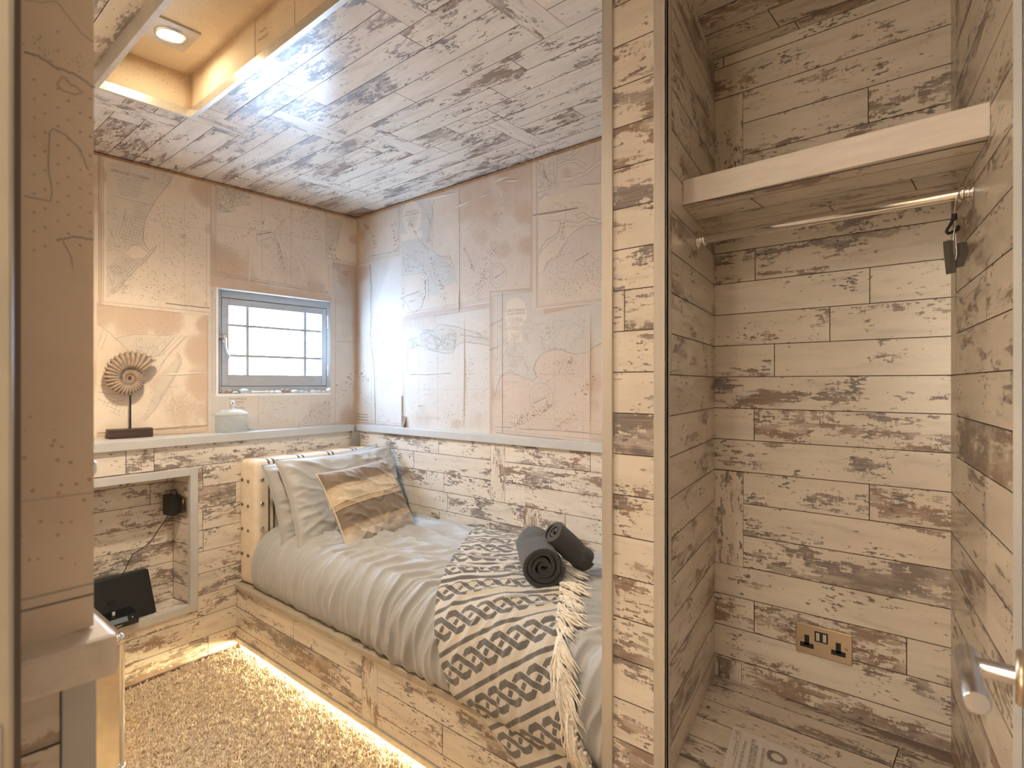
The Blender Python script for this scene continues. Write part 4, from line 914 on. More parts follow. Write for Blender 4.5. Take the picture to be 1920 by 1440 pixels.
def stick(px0, px1, hpx, mat, name, cat, label, wob, seed):
    a = on_x(px0, 733, PX_); b = on_x(px1, 733, PX_); r = hpx*3.3/F_PX/2; R = random.Random(seed); mb = MB(); n = 12; pts = []; rr = []
    for k in range(n+1):
        t = k/n; pts.append((PX_+R.uniform(-wob, wob)*.5, a.y+(b.y-a.y)*t, z0+r*1.02+R.uniform(0, wob)*.3)); rr.append(r*(1.0 if k in (0, 1, n-1, n) else .62)*R.uniform(.8, 1.0)*(.35 if k in (0, n) else 1))
    mb.tube(pts, rr, 10); return tag(mb.build(name, ST[mat], loc=(PX_, a.y, z0)), label, cat)
stick(410.5, 434, 8, 'brown', 'driftwood', 'driftwood', 'knobbly brown driftwood piece at the left end of the window sill', .012, 3)
sill(435, 447, 5, 'grey', 'pebble', 'pebble', 'flat grey pebble with a dark flat stone behind it on the window sill', .015, 1)
sill(433, 449.5, 4, 'dark', 'pebble', 'pebble', 'dark flat slate pebble lying behind the flat grey pebble on the window sill', .010, 2, .05, .006, -3.180)
sill(448.5, 465.5, 9.5, 'blue', 'pebble', 'pebble', 'smooth pale blue pebble on the window sill', .020, 3, .04)
stick(470.5, 504, 5.5, 'white', 'driftwood', 'driftwood', 'long bleached white stick shaped like a bone on the window sill', .003, 5)
sill(505, 514.5, 5.5, 'beige', 'pebble', 'pebble', 'small beige pebble at the left of the wedge of pale shell on the window sill', .013, 6)
sill(515, 528, 5.5, 'white', 'shell', 'shell', 'pale ridged shell piece in the middle of the window sill', .014, 7, .3)
stick(527, 540.5, 9, 'brown', 'shell', 'shell', 'rough brown shell standing up in the middle of the window sill', .010, 8)
sill(545, 558.5, 6.5, 'wood', 'pebble', 'pebble', 'flat striped pebble right of the rough brown shell on the window sill', .015, 9, .12)
sill(559.5, 570, 5, 'blue', 'pebble', 'pebble', 'small bluish white pebble right of the flat striped pebble', .012, 10, .2)
stick(567, 577, 3.6, 'white', 'shell', 'shell', 'thin white shell sliver lying flat on the window sill', .002, 11)
sill(581, 592.5, 6, 'beige', 'pebble', 'pebble', 'rounded beige pebble, first of three in a row towards the right of the sill', .014, 12)
sill(593, 602, 5, 'grey', 'pebble', 'pebble', 'middle one of the three small pebbles in a row at the right of the sill', .012, 13)
sill(603.5, 610.5, 4.6, 'beige', 'pebble', 'pebble', 'smallest pebble beside the round white stone on the window sill', .010, 14)
sill(611, 625, 10, 'white', 'pebble', 'pebble', 'round white stone at the right end of the window sill', .020, 15, .05)

# ------------------------------------------------------------------ ammonite on a stand
am = empty('ammonite_sculpture', (-3.09, .857, LZ), 'ribbed brown ammonite fossil on a black rod and dark wooden block, on the left ledge', 'ornament')
mb = MB(); mb.box((-3.119, .767, LZ+.0005), (-3.064, .944, LZ+.043)); mb.build('base', MAT['darkwood'], am, bevel=.004)
AZ = LZ+.276
mb = MB(); mb.tube([(-3.092, .857, LZ+.042), (-3.092, .857, AZ-.078)], .0042, 12); mb.build('rod', MAT['black'], am)
s = Sh('ammonite_stone'); c = s.obj(); rb = s.attr('groove')
col = s.mix(s.step(s.noise(c, 40, 4), .35, .7), (.43, .325, .245), (.31, .225, .165)); col = s.mix(s.m('MULTIPLY', rb, .95), col, (.10, .065, .045)); s.set(Base_Color=col, Roughness=.75); s.bump(s.noise(c, 220, 3), .3, .001)
TURN = 2.55; NT = 560; NS = 24; V_ = []; G_ = []
gr = math.log(2.45)/(2*PI)                   # growth per radian
R1 = .112
for i in range(NT+1):
    th = TURN*2*PI*i/NT; back = TURN*2*PI-th; R_ = R1*math.exp(-gr*back); an = math.radians(38)+back   # grows clockwise to the mouth at the upper right
    tube_r = R_*.435
    rib = .5+.5*math.cos(back*31 if back < 2*PI else back*31)
    for k in range(NS):
        a = 2*PI*k/NS; out_ = math.cos(a); ring_amp = (.25+.75*max(0, (out_+1)/2))
        rr = tube_r*(1+.13*(rib-.55)*ring_amp*2)
        rad = R_*.80+rr*out_*1.0; off = rr*math.sin(a)*.66
        # image up = +z, image right = +y
        V_.append((-3.092+off, .857+rad*math.cos(an)-.004, AZ+rad*math.sin(an))); G_.append((1-rib)**2*ring_amp+(.5 if out_ < -.55 else 0))
mb = MB(); mb.add(V_, [(i*NS+k, i*NS+(k+1)%NS, (i+1)*NS+(k+1)%NS, (i+1)*NS+k) for i in range(NT) for k in range(NS)], 0, None, True)
mb.add([V_[NT*NS+k] for k in range(NS)], [tuple(range(NS))]); mb.attr.append(('groove', G_))
mb.build('ammonite', s.mat, am)

# ------------------------------------------------------------------ glass jar
def thin_glass(n, pattern):
    """clear glass wall: mostly see-through, glossy, with a little white painted in for the glints of the cut facets"""
    s = Sh(n); nt = s.nt; out = nt.nodes['Material Output']; c = s.obj(); x_, y_, z_ = s.sep(c)
    tr = s.node('ShaderNodeBsdfTransparent'); tr.inputs[0].default_value = (.90, .93, .93, 1); gl = s.node('ShaderNodeBsdfGlossy'); gl.inputs['Roughness'].default_value = .04
    df = s.node('ShaderNodeBsdfDiffuse'); df.inputs[0].default_value = (.86, .88, .88, 1)
    lw = s.node('ShaderNodeLayerWeight'); lw.inputs[0].default_value = .35
    m1 = s.node('ShaderNodeMixShader'); s.put(m1.inputs[0], s.m('ADD', .05, s.m('MULTIPLY', lw.outputs['Fresnel'], .32))); nt.links.new(tr.outputs[0], m1.inputs[1]); nt.links.new(gl.outputs[0], m1.inputs[2])
    m2 = s.node('ShaderNodeMixShader'); f = .30
    if pattern:
        w1 = s.m('SINE', s.m('ADD', s.m('MULTIPLY', y_, 760), s.m('MULTIPLY', z_, 520))); w2 = s.m('SINE', s.m('SUBTRACT', s.m('MULTIPLY', y_, 380), s.m('MULTIPLY', z_, 700)))
        f = s.m('ADD', .03, s.m('MULTIPLY', s.step(s.m('MAXIMUM', w1, w2), .72, .96), .55))  # white stripes stand in for sparkle on the facets
        bp = s.node('ShaderNodeBump'); bp.inputs['Strength'].default_value = .8; bp.inputs['Distance'].default_value = .002; s.put(bp.inputs['Height'], w1); nt.links.new(bp.outputs[0], gl.inputs['Normal'])
    s.put(m2.inputs[0], f); nt.links.new(m1.outputs[0], m2.inputs[1]); nt.links.new(df.outputs[0], m2.inputs[2]); nt.links.new(m2.outputs[0], out.inputs[0]); return s.mat
jr = empty('glass_jar', (-3.055, 1.302, LZ), 'cut glass jar with a domed lid and ball knob on the ledge below the window', 'jar')
JM = Matrix.Translation((-3.057, 1.302, LZ+.001))
mb = MB(); mb.lathe([(0, .0), (.072, .0), (.079, .006), (.080, .08), (.076, .084), (.0745, .083)], 56, 0, JM, .82, 1.0); mb.build('jar_body', thin_glass('cut_glass', True), jr)
lid = MB(); lid.lathe([(.0765, .0855), (.083, .0860), (.083, .092), (.076, .101), (.052, .113), (.022, .120), (.009, .122), (.0075, .132), (0, .132)], 56, 0, JM, .82, 1.0)
ld_ = lid.build('lid', thin_glass('frosted_glass', False), jr)
mb = MB(); kb = JM @ Matrix.Translation((0, 0, .146)); mb.lathe([(0, -.0155)]+[(.0155*math.sin(PI*k/14), -.0155*math.cos(PI*k/14)) for k in range(1, 14)]+[(0, .0155)], 24, 0, kb); mb.build('knob', MAT['chrome'], ld_)

# ------------------------------------------------------------------ niche: dock speaker, charger, socket, cable
DM = Matrix(((DU.x, DN.x, 0, DO.x), (DU.y, DN.y, 0, DO.y), (0, 0, 1, 0), (0, 0, 0, 1)))   # (along, out, up)
def D(u, n, z): return DM @ Vector((u, n, z))
dk = empty('dock_speaker', D(.08, -.04, NZ0), 'black dock speaker with a small grey screen in the wall niche', 'speaker')
u1 = .268; u0 = -.08
mb = MB()
def panel(n0, n1, mi=0, inset=0):
    b = [(u0+inset, n0-.052, NZ0+.004+inset), (u1-inset, n0-.052, NZ0+.004+inset), (u1-.012-inset, n0-.105, NZ0+.196-inset), (u0+.012+inset, n0-.105, NZ0+.196-inset)]
    return [D(*p) for p in b], [D(p[0], p[1]+n1-n0, p[2]) for p in b]
a, b = panel(-.010, .018); mb.prism(b, a); mb.build('back_panel', MAT['black'], dk, bevel=.005)
mb = MB()
ov = []
for k in range(25):
    t = 2*PI*k/24; uu = .094+.014*max(-1, min(1, math.cos(t)*1.4)); zz_ = .092+.0055*math.sin(t); fr = zz_/.192
    ov.append(D(uu, .018-.052-.053*fr+.010*1-.0085, NZ0+.004+zz_))
mb.tube(ov, .0016, 6, 0, False); mb.build('badge_ring', MAT['blackgloss'], dk)
base = MB()
pr = [(-.055, .002), (.022, .002), (.024, .022), (.010, .045), (-.055, .062)]
base.prism([D(.02, n, NZ0+z) for n, z in pr][::-1], [D(.168, n, NZ0+z) for n, z in pr][::-1]); db = base.build('dock_base', MAT['blackgloss'], dk, bevel=.003)
mb = MB(); q0, q1 = Vector((.024, .022)), Vector((.010, .045)); f_ = lambda u, t, o=.0009: D(u, q0.x+(q1.x-q0.x)*t+o, NZ0+q0.y+(q1.y-q0.y)*t+o*.5)
mb.add([f_(.045, .12), (f_(.125, .12)), f_(.125, .88), f_(.045, .88)], [(0, 1, 2, 3)]); mb.build('screen', MAT['lcd'], db)
mb = MB(); mb.add([f_(.141, .4, .0012), f_(.147, .4, .0012), f_(.147, .62, .0012), f_(.141, .62, .0012)], [(0, 1, 2, 3)]); mb.build('button', MAT['steel'], db)
mb = MB(); mb.box((.080, -.022, NZ0+.052), (.090, -.016, NZ0+.066), 0, DM); mb.build('connector', MAT['white'], db)
v, f = text_geo('SONY'); mb = MB(); mb.add([D(.085+x*.034, .0247, NZ0+.009+y*.034) for x, y in v], f); mb.build('lettering', MAT['white'], db)
# socket on the right side of the niche (this wall faces the viewer's side)
def NW(a, h, o): return DO+DU*(NU1-o)-DN*a+Vector((0, 0, h))   # a into the wall, o out of the side wall
def nbox(mb, a0, a1, h0, h1, o0, o1, mi=0):
    p = [NW(a0,h0,o0), NW(a1,h0,o0), NW(a1,h1,o0), NW(a0,h1,o0)]; q = [NW(a0,h0,o1), NW(a1,h0,o1), NW(a1,h1,o1), NW(a0,h1,o1)]; mb.prism(p, q, mi)
sk = empty('wall_socket', NW(.065, HC-.58, 0), 'metal socket plate on the side of the niche, half behind a black charger', 'socket')
mb = MB(); nbox(mb, .022, .128, HC-.632, HC-.540, .0006, .006); mb.build('plate', MAT['brass'], sk, bevel=.0015)
mb = MB(); nbox(mb, .040, .047, HC-.585, HC-.562, .006, .0068); nbox(mb, .030, .036, HC-.60, HC-.590, .006, .0068); nbox(mb, .044, .050, HC-.60, HC-.590, .006, .0068); mb.build('socket_hole', MAT['black'], sk)
for a in (.054, .062):
    mb = MB(); nbox(mb, a, a+.005, HC-.572, HC-.556, .006, .009); mb.build('switch', MAT['alu'], sk)
ch = empty('charger', NW(.1, HC-.58, .03), 'black plug in charger in the niche socket', 'charger')
mb = MB(); nbox(mb, .070, .128, HC-.622, HC-.535, .0075, .030); nbox(mb, .062, .135, HC-.627, HC-.530, .029, .062); mb.build('body', MAT['black'], ch, bevel=.004)
mb = MB(); mb.tube([NW(.098, HC-.536, .046), NW(.102, HC-.518, .042), NW(.095, HC-.508, .034), NW(.085, HC-.508, .026), NW(.082, HC-.520, .022), NW(.086, HC-.534, .022)], .0025, 8); mb.build('cable_loop', MAT['black'], ch)
cp = [NW(.10, HC-.622, .046)]
pc = [(316, 966), (306, 980), (296, 995), (288, 1008), (278, 1020), (264, 1030), (249, 1040), (241, 1054), (233, 1072), (222, 1084), (214, 1092), (206, 1102)]
for k, (x, y) in enumerate(pc): cp.append(on_dado(x, y, -.085-.045*min(1, k/5))[0])
mb = MB(); mb.tube(cp, .0019, 8); tag(mb.build('power_cable', MAT['black']), 'thin black cable running down from the charger to the dock speaker', 'cable')

# ------------------------------------------------------------------ trunk behind the near wall
tk = empty('storage_trunk', (-2.6, .42, 0), 'cream trunk with metal edging and corner caps, left behind the doorway wall', 'trunk')
tx0, tx1, ty0, ty1, tz = -2.86, -2.31, .20, .622, .477
mb = MB(); mb.box((tx0, ty0, .006), (tx1, ty1, tz)); mb.build('body', MAT['leather'], tk, bevel=.012)
for nm, a, b in (('edge_strip', (tx1, ty1, .02), (tx1, ty1, tz-.01)), ('edge_strip', (tx0, ty1, tz), (tx1-.01, ty1, tz)), ('edge_strip', (tx1, ty0, tz), (tx1, ty1-.01, tz)), ('edge_strip', (tx1, ty0, .014), (tx1, ty1-.01, .014))):
    mb = MB(); a = Vector(a); b = Vector(b); c_ = Vector(((tx0+tx1)/2, (ty0+ty1)/2, tz/2)); sh_ = Vector((-.006 if a.x == b.x else 0, -.006 if a.y == b.y else 0, -.006 if a.z == b.z and a.z > .2 else 0)); mb.tube([a+sh_, b+sh_], .0095, 14); mb.build(nm, MAT['alu'], tk)
for z in (tz-.012, .024):
    mb = MB(); blob(mb, (tx1-.012, ty1-.012, z), (.022, .022, .022), 0, 0, 0, 12); cc = mb.build('corner_cap', MAT['chrome'], tk)
    mb = MB(); mb.lathe([(0, .004), (.004, .003), (.005, 0)], 12, 0, Matrix.Translation((tx1+.010, ty1-.02, z)) @ Matrix.Rotation(PI/2, 4, 'Y')); mb.build('rivet', MAT['steel'], cc)
# ------------------------------------------------------------------ closet fittings
RZ = HC+.411
ra = Vector((CL0.x+.201*(YC-1.598), 1.598, RZ)); rb_ = Vector((CR0.x+.201*(YC-1.579), 1.579, RZ))
rl = empty('clothes_rail', (ra+rb_)/2, 'chrome clothes rail below the closet shelf', 'rail')
mb = MB(); d = (rb_-ra).normalized(); mb.tube([ra+d*.004, rb_-d*.004], .0125, 24); mb.build('bar', MAT['chrome'], rl)
for p, q in ((ra, CW.cross(Vector((0, 0, 1)))), (rb_, -CW.cross(Vector((0, 0, 1))))):
    q = q.normalized()
    if q.dot((ra+rb_)/2-p) < 0: q = -q
    M = Matrix.Translation(p) @ q.to_track_quat('Z', 'Y').to_matrix().to_4x4()
    mb = MB(); mb.lathe([(0, .0005), (.027, .0005), (.027, .003), (.022, .004), (.0165, .006), (.0155, .012), (.018, .014), (.018, .020), (.0145, .023), (.0125, .026)], 28, 0, M)
    fl = mb.build('flange', MAT['chrome'], rl)
    for a in (-1, 1):
        mb = MB(); mb.lathe([(0, .0055), (.003, .005), (.004, .003)], 10, 0, M @ Matrix.Translation((0, a*.0225, 0)) if False else Matrix.Translation((0, 0, a*.0225)) @ M); mb.build('screw', MAT['steel'], fl)
# peg hanger
HX = on_y(1786, 366, 1.582); hx, hy_, hz_ = HX.x, 1.582, RZ
pg = empty('peg_hanger', (hx, hy_, hz_), 'small grey clip hanger with a wire hook and black rubber loop on the clothes rail', 'hanger')
k_ = 1.24/F_PX                                # metres per photograph pixel at the hanger
def hp(px, py, off=0.0): p = on_y(px, py, 1.582); return Vector((p.x, 1.582-off, p.z))
RV = Vector((CS, SN, 0)); FV = Vector((-SN, CS, 0))
def hq(px, py, dep=0.0):                      # point on the upright plane through the hanger that faces the room
    d = ray(px, py); o = Vector((hx, hy_, 0)); t = (o.x*FV.x+o.y*FV.y)/(d.x*FV.x+d.y*FV.y); return Vector((d.x*t, d.y*t, HC+d.z*t))-FV*dep
mb = MB(); wire = [hq(1789.5, 357, -.016), hq(1788, 352.5, -.004), hq(1785.5, 356, .010), hq(1784.2, 368, .015), hq(1785.5, 380, .010), hq(1788, 392, .003), hq(1789, 402, 0)]
mb.tube(wire, .0016, 8); mb.build('hook', MAT['steel'], pg)
mb = MB(); mb.tube([hq(1789.5, 401), hq(1789.3, 412)], .0052, 12); mb.tube([hq(1788.5, 408), hq(1784, 418), hq(1777, 429), hq(1774.5, 435), hq(1778, 438), hq(1788, 434), hq(1796, 430), hq(1797.5, 426), hq(1795, 424)], .0033, 10); mb.build('rubber_loop', MAT['rubber'], pg)
for dx, dep in ((0, .004), (5, -.004)):
    mb = MB(); mb.tube([hq(1792+dx*.3, 412.5, dep), hq(1789+dx, 420, dep), hq(1785.5+dx*1.7, 440, dep), hq(1784+dx*2.3, 460, dep), hq(1784.5+dx*2.4, 476, dep), hq(1788+dx*1.0, 492, dep)], .0013, 8); mb.build('spring_wire', MAT['steel'], pg)
pegm = simple('grey_peg', (.115, .11, .10), .5, var=.12, vs_=60, stretch=(1, 1, .2))
def pegside(pts):
    mb = MB(); f_ = [hq(x, y, .007) for x, y in pts]; b_ = [hq(x, y, -.007) for x, y in pts]; mb.prism(f_, b_); mb.build('peg_half', pegm, pg, bevel=.0008)
pegside([(1772, 452), (1783, 451), (1783, 474), (1788.5, 494), (1788, 512), (1778, 514), (1774, 478)])
pegside([(1798, 455), (1809, 454), (1811, 478), (1803, 500), (1791, 503), (1790, 494), (1798, 477)])
# double socket on the closet back wall
ca = on_y(1493.5, 1191.5, YC); cb = on_y(1599, 1219, YC); sx0, sx1 = ca.x, cb.x; sz_ = (on_y(1546, 1205, YC).z); hh = .0435
so = empty('double_socket', ((sx0+sx1)/2, YC, sz_), 'brushed metal double power socket on the closet back wall', 'socket')
mb = MB(); mb.box((sx0, YC-.0075, sz_-hh), (sx1, YC-.0008, sz_+hh)); mb.build('plate', MAT['brass'], so, bevel=.0022)
W_ = sx1-sx0
def sbox(mb, u0, u1, v0, v1, d0, d1): mb.box((sx0+W_*u0, YC-d1, sz_-hh+2*hh*v0), (sx0+W_*u1, YC-d0, sz_-hh+2*hh*v1))
for u in (.205, .765):
    mb = MB(); sbox(mb, u-.045, u+.045, .30, .64, .0074, .0079); sbox(mb, u-.125, u+.125, .22, .38, .0074, .0079); mb.build('socket_hole', MAT['black'], so)
for u in (.405, .525):
    mb = MB(); sbox(mb, u-.058, u+.058, .50, .84, .0074, .0084); sw_ = mb.build('switch_surround', MAT['black'], so)
    mb = MB(); sbox(mb, u-.030, u+.034, .545, .80, .0083, .0108); mb.build('switch', MAT['alu'], sw_, bevel=.0006)
for u in (.085, .90):
    mb = MB(); mb.lathe([(0, .003), (.0025, .0026), (.0034, 0)], 14, 0, Matrix.Translation((sx0+W_*u, YC-.0074, sz_)) @ Matrix.Rotation(PI/2, 4, 'X')); mb.build('screw', MAT['steel'], so)
# papers on the closet floor
paper = simple('printed_paper', (.72, .665, .63), .6, var=.02)
A = on_z(1375, 1362, ZF); Bp = on_z(1443, 1390.5, ZF)
def leaflet(name, o, e1, e2, w1, l1, z, label, draw):
    """o: far left corner; e1 along the far edge, e2 towards the viewer"""
    mb = MB(); e1 = Vector(e1).normalized(); e2 = Vector(e2).normalized(); o = Vector((o.x, o.y, z))
    up = Vector((0, 0, .0004)); q = [o, o+e1*w1, o+e1*w1+e2*l1, o+e2*l1]; mb.prism([p for p in q][::-1], [p+up for p in q][::-1])
    def T(a, b): return o+e1*a+e2*b+up*1.35
    draw(mb, T); return tag(mb.build(name, [paper, MAT['inkblack'], MAT['inkgrey'], MAT['inkred']]), label, 'paper')
MAT['inkblack'] = simple('print_black', (.03, .028, .028), .6); MAT['inkgrey'] = simple('print_grey', (.30, .27, .25), .6); MAT['inkred'] = simple('print_orange', (.55, .16, .07), .6)
def side_text(mb, T, txt, a, b0, b1, mi=1, asp=1.0):
    """runs from the viewer's side (b1) away to b0; letters stand towards smaller a"""
    v, f = text_geo(txt); L = b1-b0; mb.add([T(a-y*L*asp, b1-(x+.5)*L) for x, y in v], f, mi)
def rule(mb, T, a0, a1, b0, b1, mi=1): mb.add([T(a0, b0), T(a1, b0), T(a1, b1), T(a0, b1)], [(0, 1, 2, 3)], mi)
def draw1(mb, T):
    for a, b1 in ((.0085, .024), (.0115, .036), (.0145, .038), (.0175, .034)): rule(mb, T, a, a+.0012, .012, b1, 2)
    rule(mb, T, .0235, .0243, .012, .30)
    side_text(mb, T, 'Coast & Country Cottages', .0195, .057, .118, 1, 1.15)
    for k in range(2): rule(mb, T, .010+.004*k, .0112+.004*k, .060-.006*k, .050-.006*k, 1)
    rule(mb, T, .016, .017, .122, .134, 1)
    side_text(mb, T, 'EXPECTED 2024: The Old Library', .042, .047, .170, 1, 1.25)
    side_text(mb, T, 'PLEASE LEAVE THE PARKING PERMIT IN THE', .0625, .022, .215, 1, 1.25)
    side_text(mb, T, 'COTTAGE ON YOUR DEPARTURE.', .0725, .043, .200, 1, 1.25)
    side_text(mb, T, 'THANK YOU FOR YOUR COOPERATION.', .0905, .040, .205, 1, 1.25)
dirx = (Bp-A).normalized(); dird = (on_z(1355, 1440, ZF)-A).normalized()
w1 = (Bp-A).length
def draw2(mb, T):
    cx, cy = .022, .060; ring = [(cx+.026*math.cos(2*PI*k/30), cy+.026*math.sin(2*PI*k/30)) for k in range(30)]
    mb.add([T(*p) for p in ring], [tuple(range(30))], 2)
    mb.add([T(cx+(p[0]-cx)*.55, cy+(p[1]-cy)*.55)+Vector((0, 0, .0002)) for p in ring], [tuple(range(30))], 0)
    side_text(mb, T, 'P', cx+.009, cy-.006, cy+.006, 1, 1.0)
    side_text(mb, T, 'IMPORTANT', .006, .040, .085, 1, 1.1); side_text(mb, T, 'INFORMATION', .0115, .038, .090, 1, 1.0)
    side_text(mb, T, 'Leaflet', .072, .028, .058, 2, 1.2); side_text(mb, T, 'Permit', .088, .036, .066, 3, 1.2); side_text(mb, T, 'No.', .105, .036, .050, 1, 1.2)
leaflet('leaflet', A, dirx, dird, w1+.001, .22, ZF+.0008, 'printed letter on the closet floor with a header and lines of bold print', draw1)
C2 = Bp; d2 = (on_z(1560, 1440, ZF)-Bp).normalized()
leaflet('leaflet', C2+dirx*.0005, d2, dird, .26, .20, ZF+.0018, 'larger leaflet with a grey round emblem, right of the letter on the closet floor', draw2)
# door leaf with lever handle at the right edge of the view
dr = empty('door_2', (.02, 1.2, 0), 'open door leaf at the right edge of the view with a steel lever handle', 'door', None, 'structure')
dm = simple('door_leaf_paint', (.46, .46, .48), .5)
mb = MB(); mb.box((.0075, .42, .02), (.047, 1.20, 2.05)); mb.build('door_leaf', dm, dr, bevel=.002)
HZ = HC-.288
mb = MB(); mb.lathe([(0, 0), (.0265, 0), (.0265, .006), (.024, .0085), (.0, .0085)], 36, 0, Matrix.Translation((.0074, .756, HZ)) @ Matrix.Rotation(-PI/2, 4, 'Y')); rs = mb.build('handle_rose', MAT['brass'], dr)
mb = MB(); la = Vector((-.0413, .785, HZ)); lb = Vector((-.0269, .669, HZ)); dd = (lb-la).normalized()
st = la+dd*.029
mb.tube([(.0, .757, HZ), st], .0092, 24); mb.tube([(-.001, .757, HZ), (.0008, .757, HZ)], .0115, 24)
mb.tube([la, la+dd*.0008, lb-dd*.0012, lb], [.0097, .0105, .0105, .0096], 32); mb.build('handle', MAT['steel'], dr)
# ------------------------------------------------------------------ bed base
BY = 1.297; RAIL = HC-1.0135
bed = empty('bed', (-1.9, 1.5, 0), 'built in single bed with a plank covered base, padded cream headboard and lit gap underneath', 'bed')
bx0 = dado_x(BY)-.01; bx1 = PX0-.002
def by(px, py): p = on_y(px, py, BY); return p
rows = [.058, HC-1.232, HC-1.1317, RAIL-.02]
mb = MB()
xv = (by(678, 1300).x, by(707.5, 1300).x, .05, RAIL)
planks(mb, (0, BY, 0), (1, 0, 0), (0, 0, 1), (bx0, bx1, .055, RAIL-.02), .1, 0, [(by(550, 1180).x, .25), (by(498, 1217).x, .08), (by(830, 1385).x, .15), (by(1000, 1430).x, .25)], [xv], [], rnd=False, seed=81, seams=rows)
mb.build('base_panel', PM, bed)
mb = MB(); mb.prism([(dado_x(1.285)+.004, 1.287, RAIL-.022), (bx1, 1.287, RAIL-.022), (bx1, 1.42, RAIL-.022), (dado_x(1.42)+.004, 1.42, RAIL-.022)], [(dado_x(1.285)+.004, 1.287, RAIL), (bx1, 1.287, RAIL), (bx1, 1.42, RAIL), (dado_x(1.42)+.004, 1.42, RAIL)])
mb.build('side_rail', simple('rail_paint', (.40, .345, .27), .42, var=.06), bed, bevel=.002)
mb = MB(); mb.box((bx0+.012, 1.289, .036), (bx1, 1.312, .0575)); mb.build('bottom_trim', MAT['metal'], bed, bevel=.001)
mb = MB(); mb.box((bx0+.03, 1.40, 0), (bx1, 1.44, .30)); mb.box((bx0+.012, 1.312, .052), (bx1, 1.45, .058)); mb.build('plinth', MAT['seam'], bed)
mb = MB(); mb.box((bx0+.03, 1.45, .26), (bx1-.002, YD-.006, RAIL-.001)); mb.build('slat_board', MAT['shelf'], bed)
s = Sh('led_glow'); s.set(Base_Color=(1, .85, .55), Emission_Color=(1.0, .79, .40), Emission_Strength=105.0)
mb = MB(); mb.tube([(bx0+.06, 1.321, .030), (bx1-.02, 1.321, .030)], .005, 8); mb.build('light_strip', s.mat, bed)
# ---- padded headboard, built along the dado
hbm = Sh('headboard_linen'); c = hbm.obj(); x_, y_, z_ = hbm.sep(c)
st = None
for cx_ in (.070, .098, .250, .278, .445, .473, .62, .648):
    q = hbm.m('LESS_THAN', hbm.m('ABSOLUTE', hbm.m('SUBTRACT', x_, cx_)), .0055); st = q if st is None else hbm.m('MAXIMUM', st, q)
st = hbm.m('MULTIPLY', st, hbm.m('GREATER_THAN', y_, .03))
weave = hbm.m('MULTIPLY', hbm.m('SINE', hbm.m('MULTIPLY', x_, 2300)), hbm.m('SINE', hbm.m('MULTIPLY', z_, 2300)))
col = hbm.mix(hbm.step(hbm.noise(c, 22, 3), .3, .7), (.75, .645, .51), (.69, .585, .455)); col = hbm.mix(st, col, (.09, .08, .075)); hbm.set(Base_Color=col, Roughness=.8); hbm.bump(weave, .25, .0008)
hu0 = 0.0; HL = .765; HT = .150; Hz0, Hz1 = RAIL+.002, HC-.381
hO = Vector((dado_x(1.312), 1.312, 0))
def rbox(nx, ny, nz, L, T, z0_, z1_, puff=.006, rad=.026):
    """rounded padded box as one closed surface"""
    vs_ = []; idx = {}; fs = []
    def pt(i, j, k):
        key = (i, j, k)
        if key in idx: return idx[key]
        p = Vector((L*i/nx, T*j/ny, z0_+(z1_-z0_)*k/nz)); c_ = Vector((min(max(p.x, rad), L-rad), min(max(p.y, rad), T-rad), min(max(p.z, z0_+rad), z1_-rad))); d_ = p-c_
        if d_.length > 1e-9:
            e = sum(1 for a in d_ if abs(a) > 1e-9)
            if e > 1 or True: p = c_+d_.normalized()*rad*(1+puff/rad*math.sin(PI*k/nz)*math.sin(PI*min(max(j/ny, .05), .95)))
        idx[key] = len(vs_); vs_.append(p); return idx[key]
    for i in range(nx):
        for k in range(nz):
            fs.append((pt(i, 0, k), pt(i+1, 0, k), pt(i+1, 0, k+1), pt(i, 0, k+1))); fs.append((pt(i, ny, k), pt(i, ny, k+1), pt(i+1, ny, k+1), pt(i+1, ny, k)))
    for j in range(ny):
        for k in range(nz):
            fs.append((pt(0, j, k), pt(0, j, k+1), pt(0, j+1, k+1), pt(0, j+1, k))); fs.append((pt(nx, j, k), pt(nx, j+1, k), pt(nx, j+1, k+1), pt(nx, j, k+1)))
    for i in range(nx):
        for j in range(ny):
            fs.append((pt(i, j, 0), pt(i, j+1, 0), pt(i+1, j+1, 0), pt(i+1, j, 0))); fs.append((pt(i, j, nz), pt(i+1, j, nz), pt(i+1, j+1, nz), pt(i, j+1, nz)))
    return vs_, fs
v, f = rbox(60, 14, 40, HL, HT, Hz0, Hz1)
mb = MB(); mb.add(v, f, 0, None, True); hb = mb.build('headboard', hbm.mat)
HM = Matrix(((DU.x, DN.x, 0, hO.x), (DU.y, DN.y, 0, hO.y), (0, 0, 1, 0), (0, 0, 0, 1))); hb.matrix_world = HM
hb.parent = bed; hb.matrix_parent_inverse = Matrix.Translation(bed.location).inverted()
def stud(u, n, z, axis, r=.0062, mat='steel'):
    p = HM @ Vector((u, n, z)); M = Matrix.Translation(p) @ axis.to_track_quat('Z', 'Y').to_matrix().to_4x4()
    m_ = MB(); m_.lathe([(r, -.001), (r*.95, .0015), (r*.6, .0035), (0, .0042)], 14, 0, M); o = m_.build('stud', MAT[mat], None); o.parent = hb; o.matrix_parent_inverse = HM.inverted()
MAT['studdark'] = simple('antique_stud', (.22, .15, .09), .35, metal=.9)
for k in range(5):
    z = HC-.485-.124*k
    if z < RAIL+.05: break
    stud(-.0055, .036, z, -DU, .0085, 'studdark'); stud(-.0055, .088, z-.004, -DU, .0085, 'studdark')
    stud(.030, HT+.0045, z+.01, DN, .0105, 'steel')
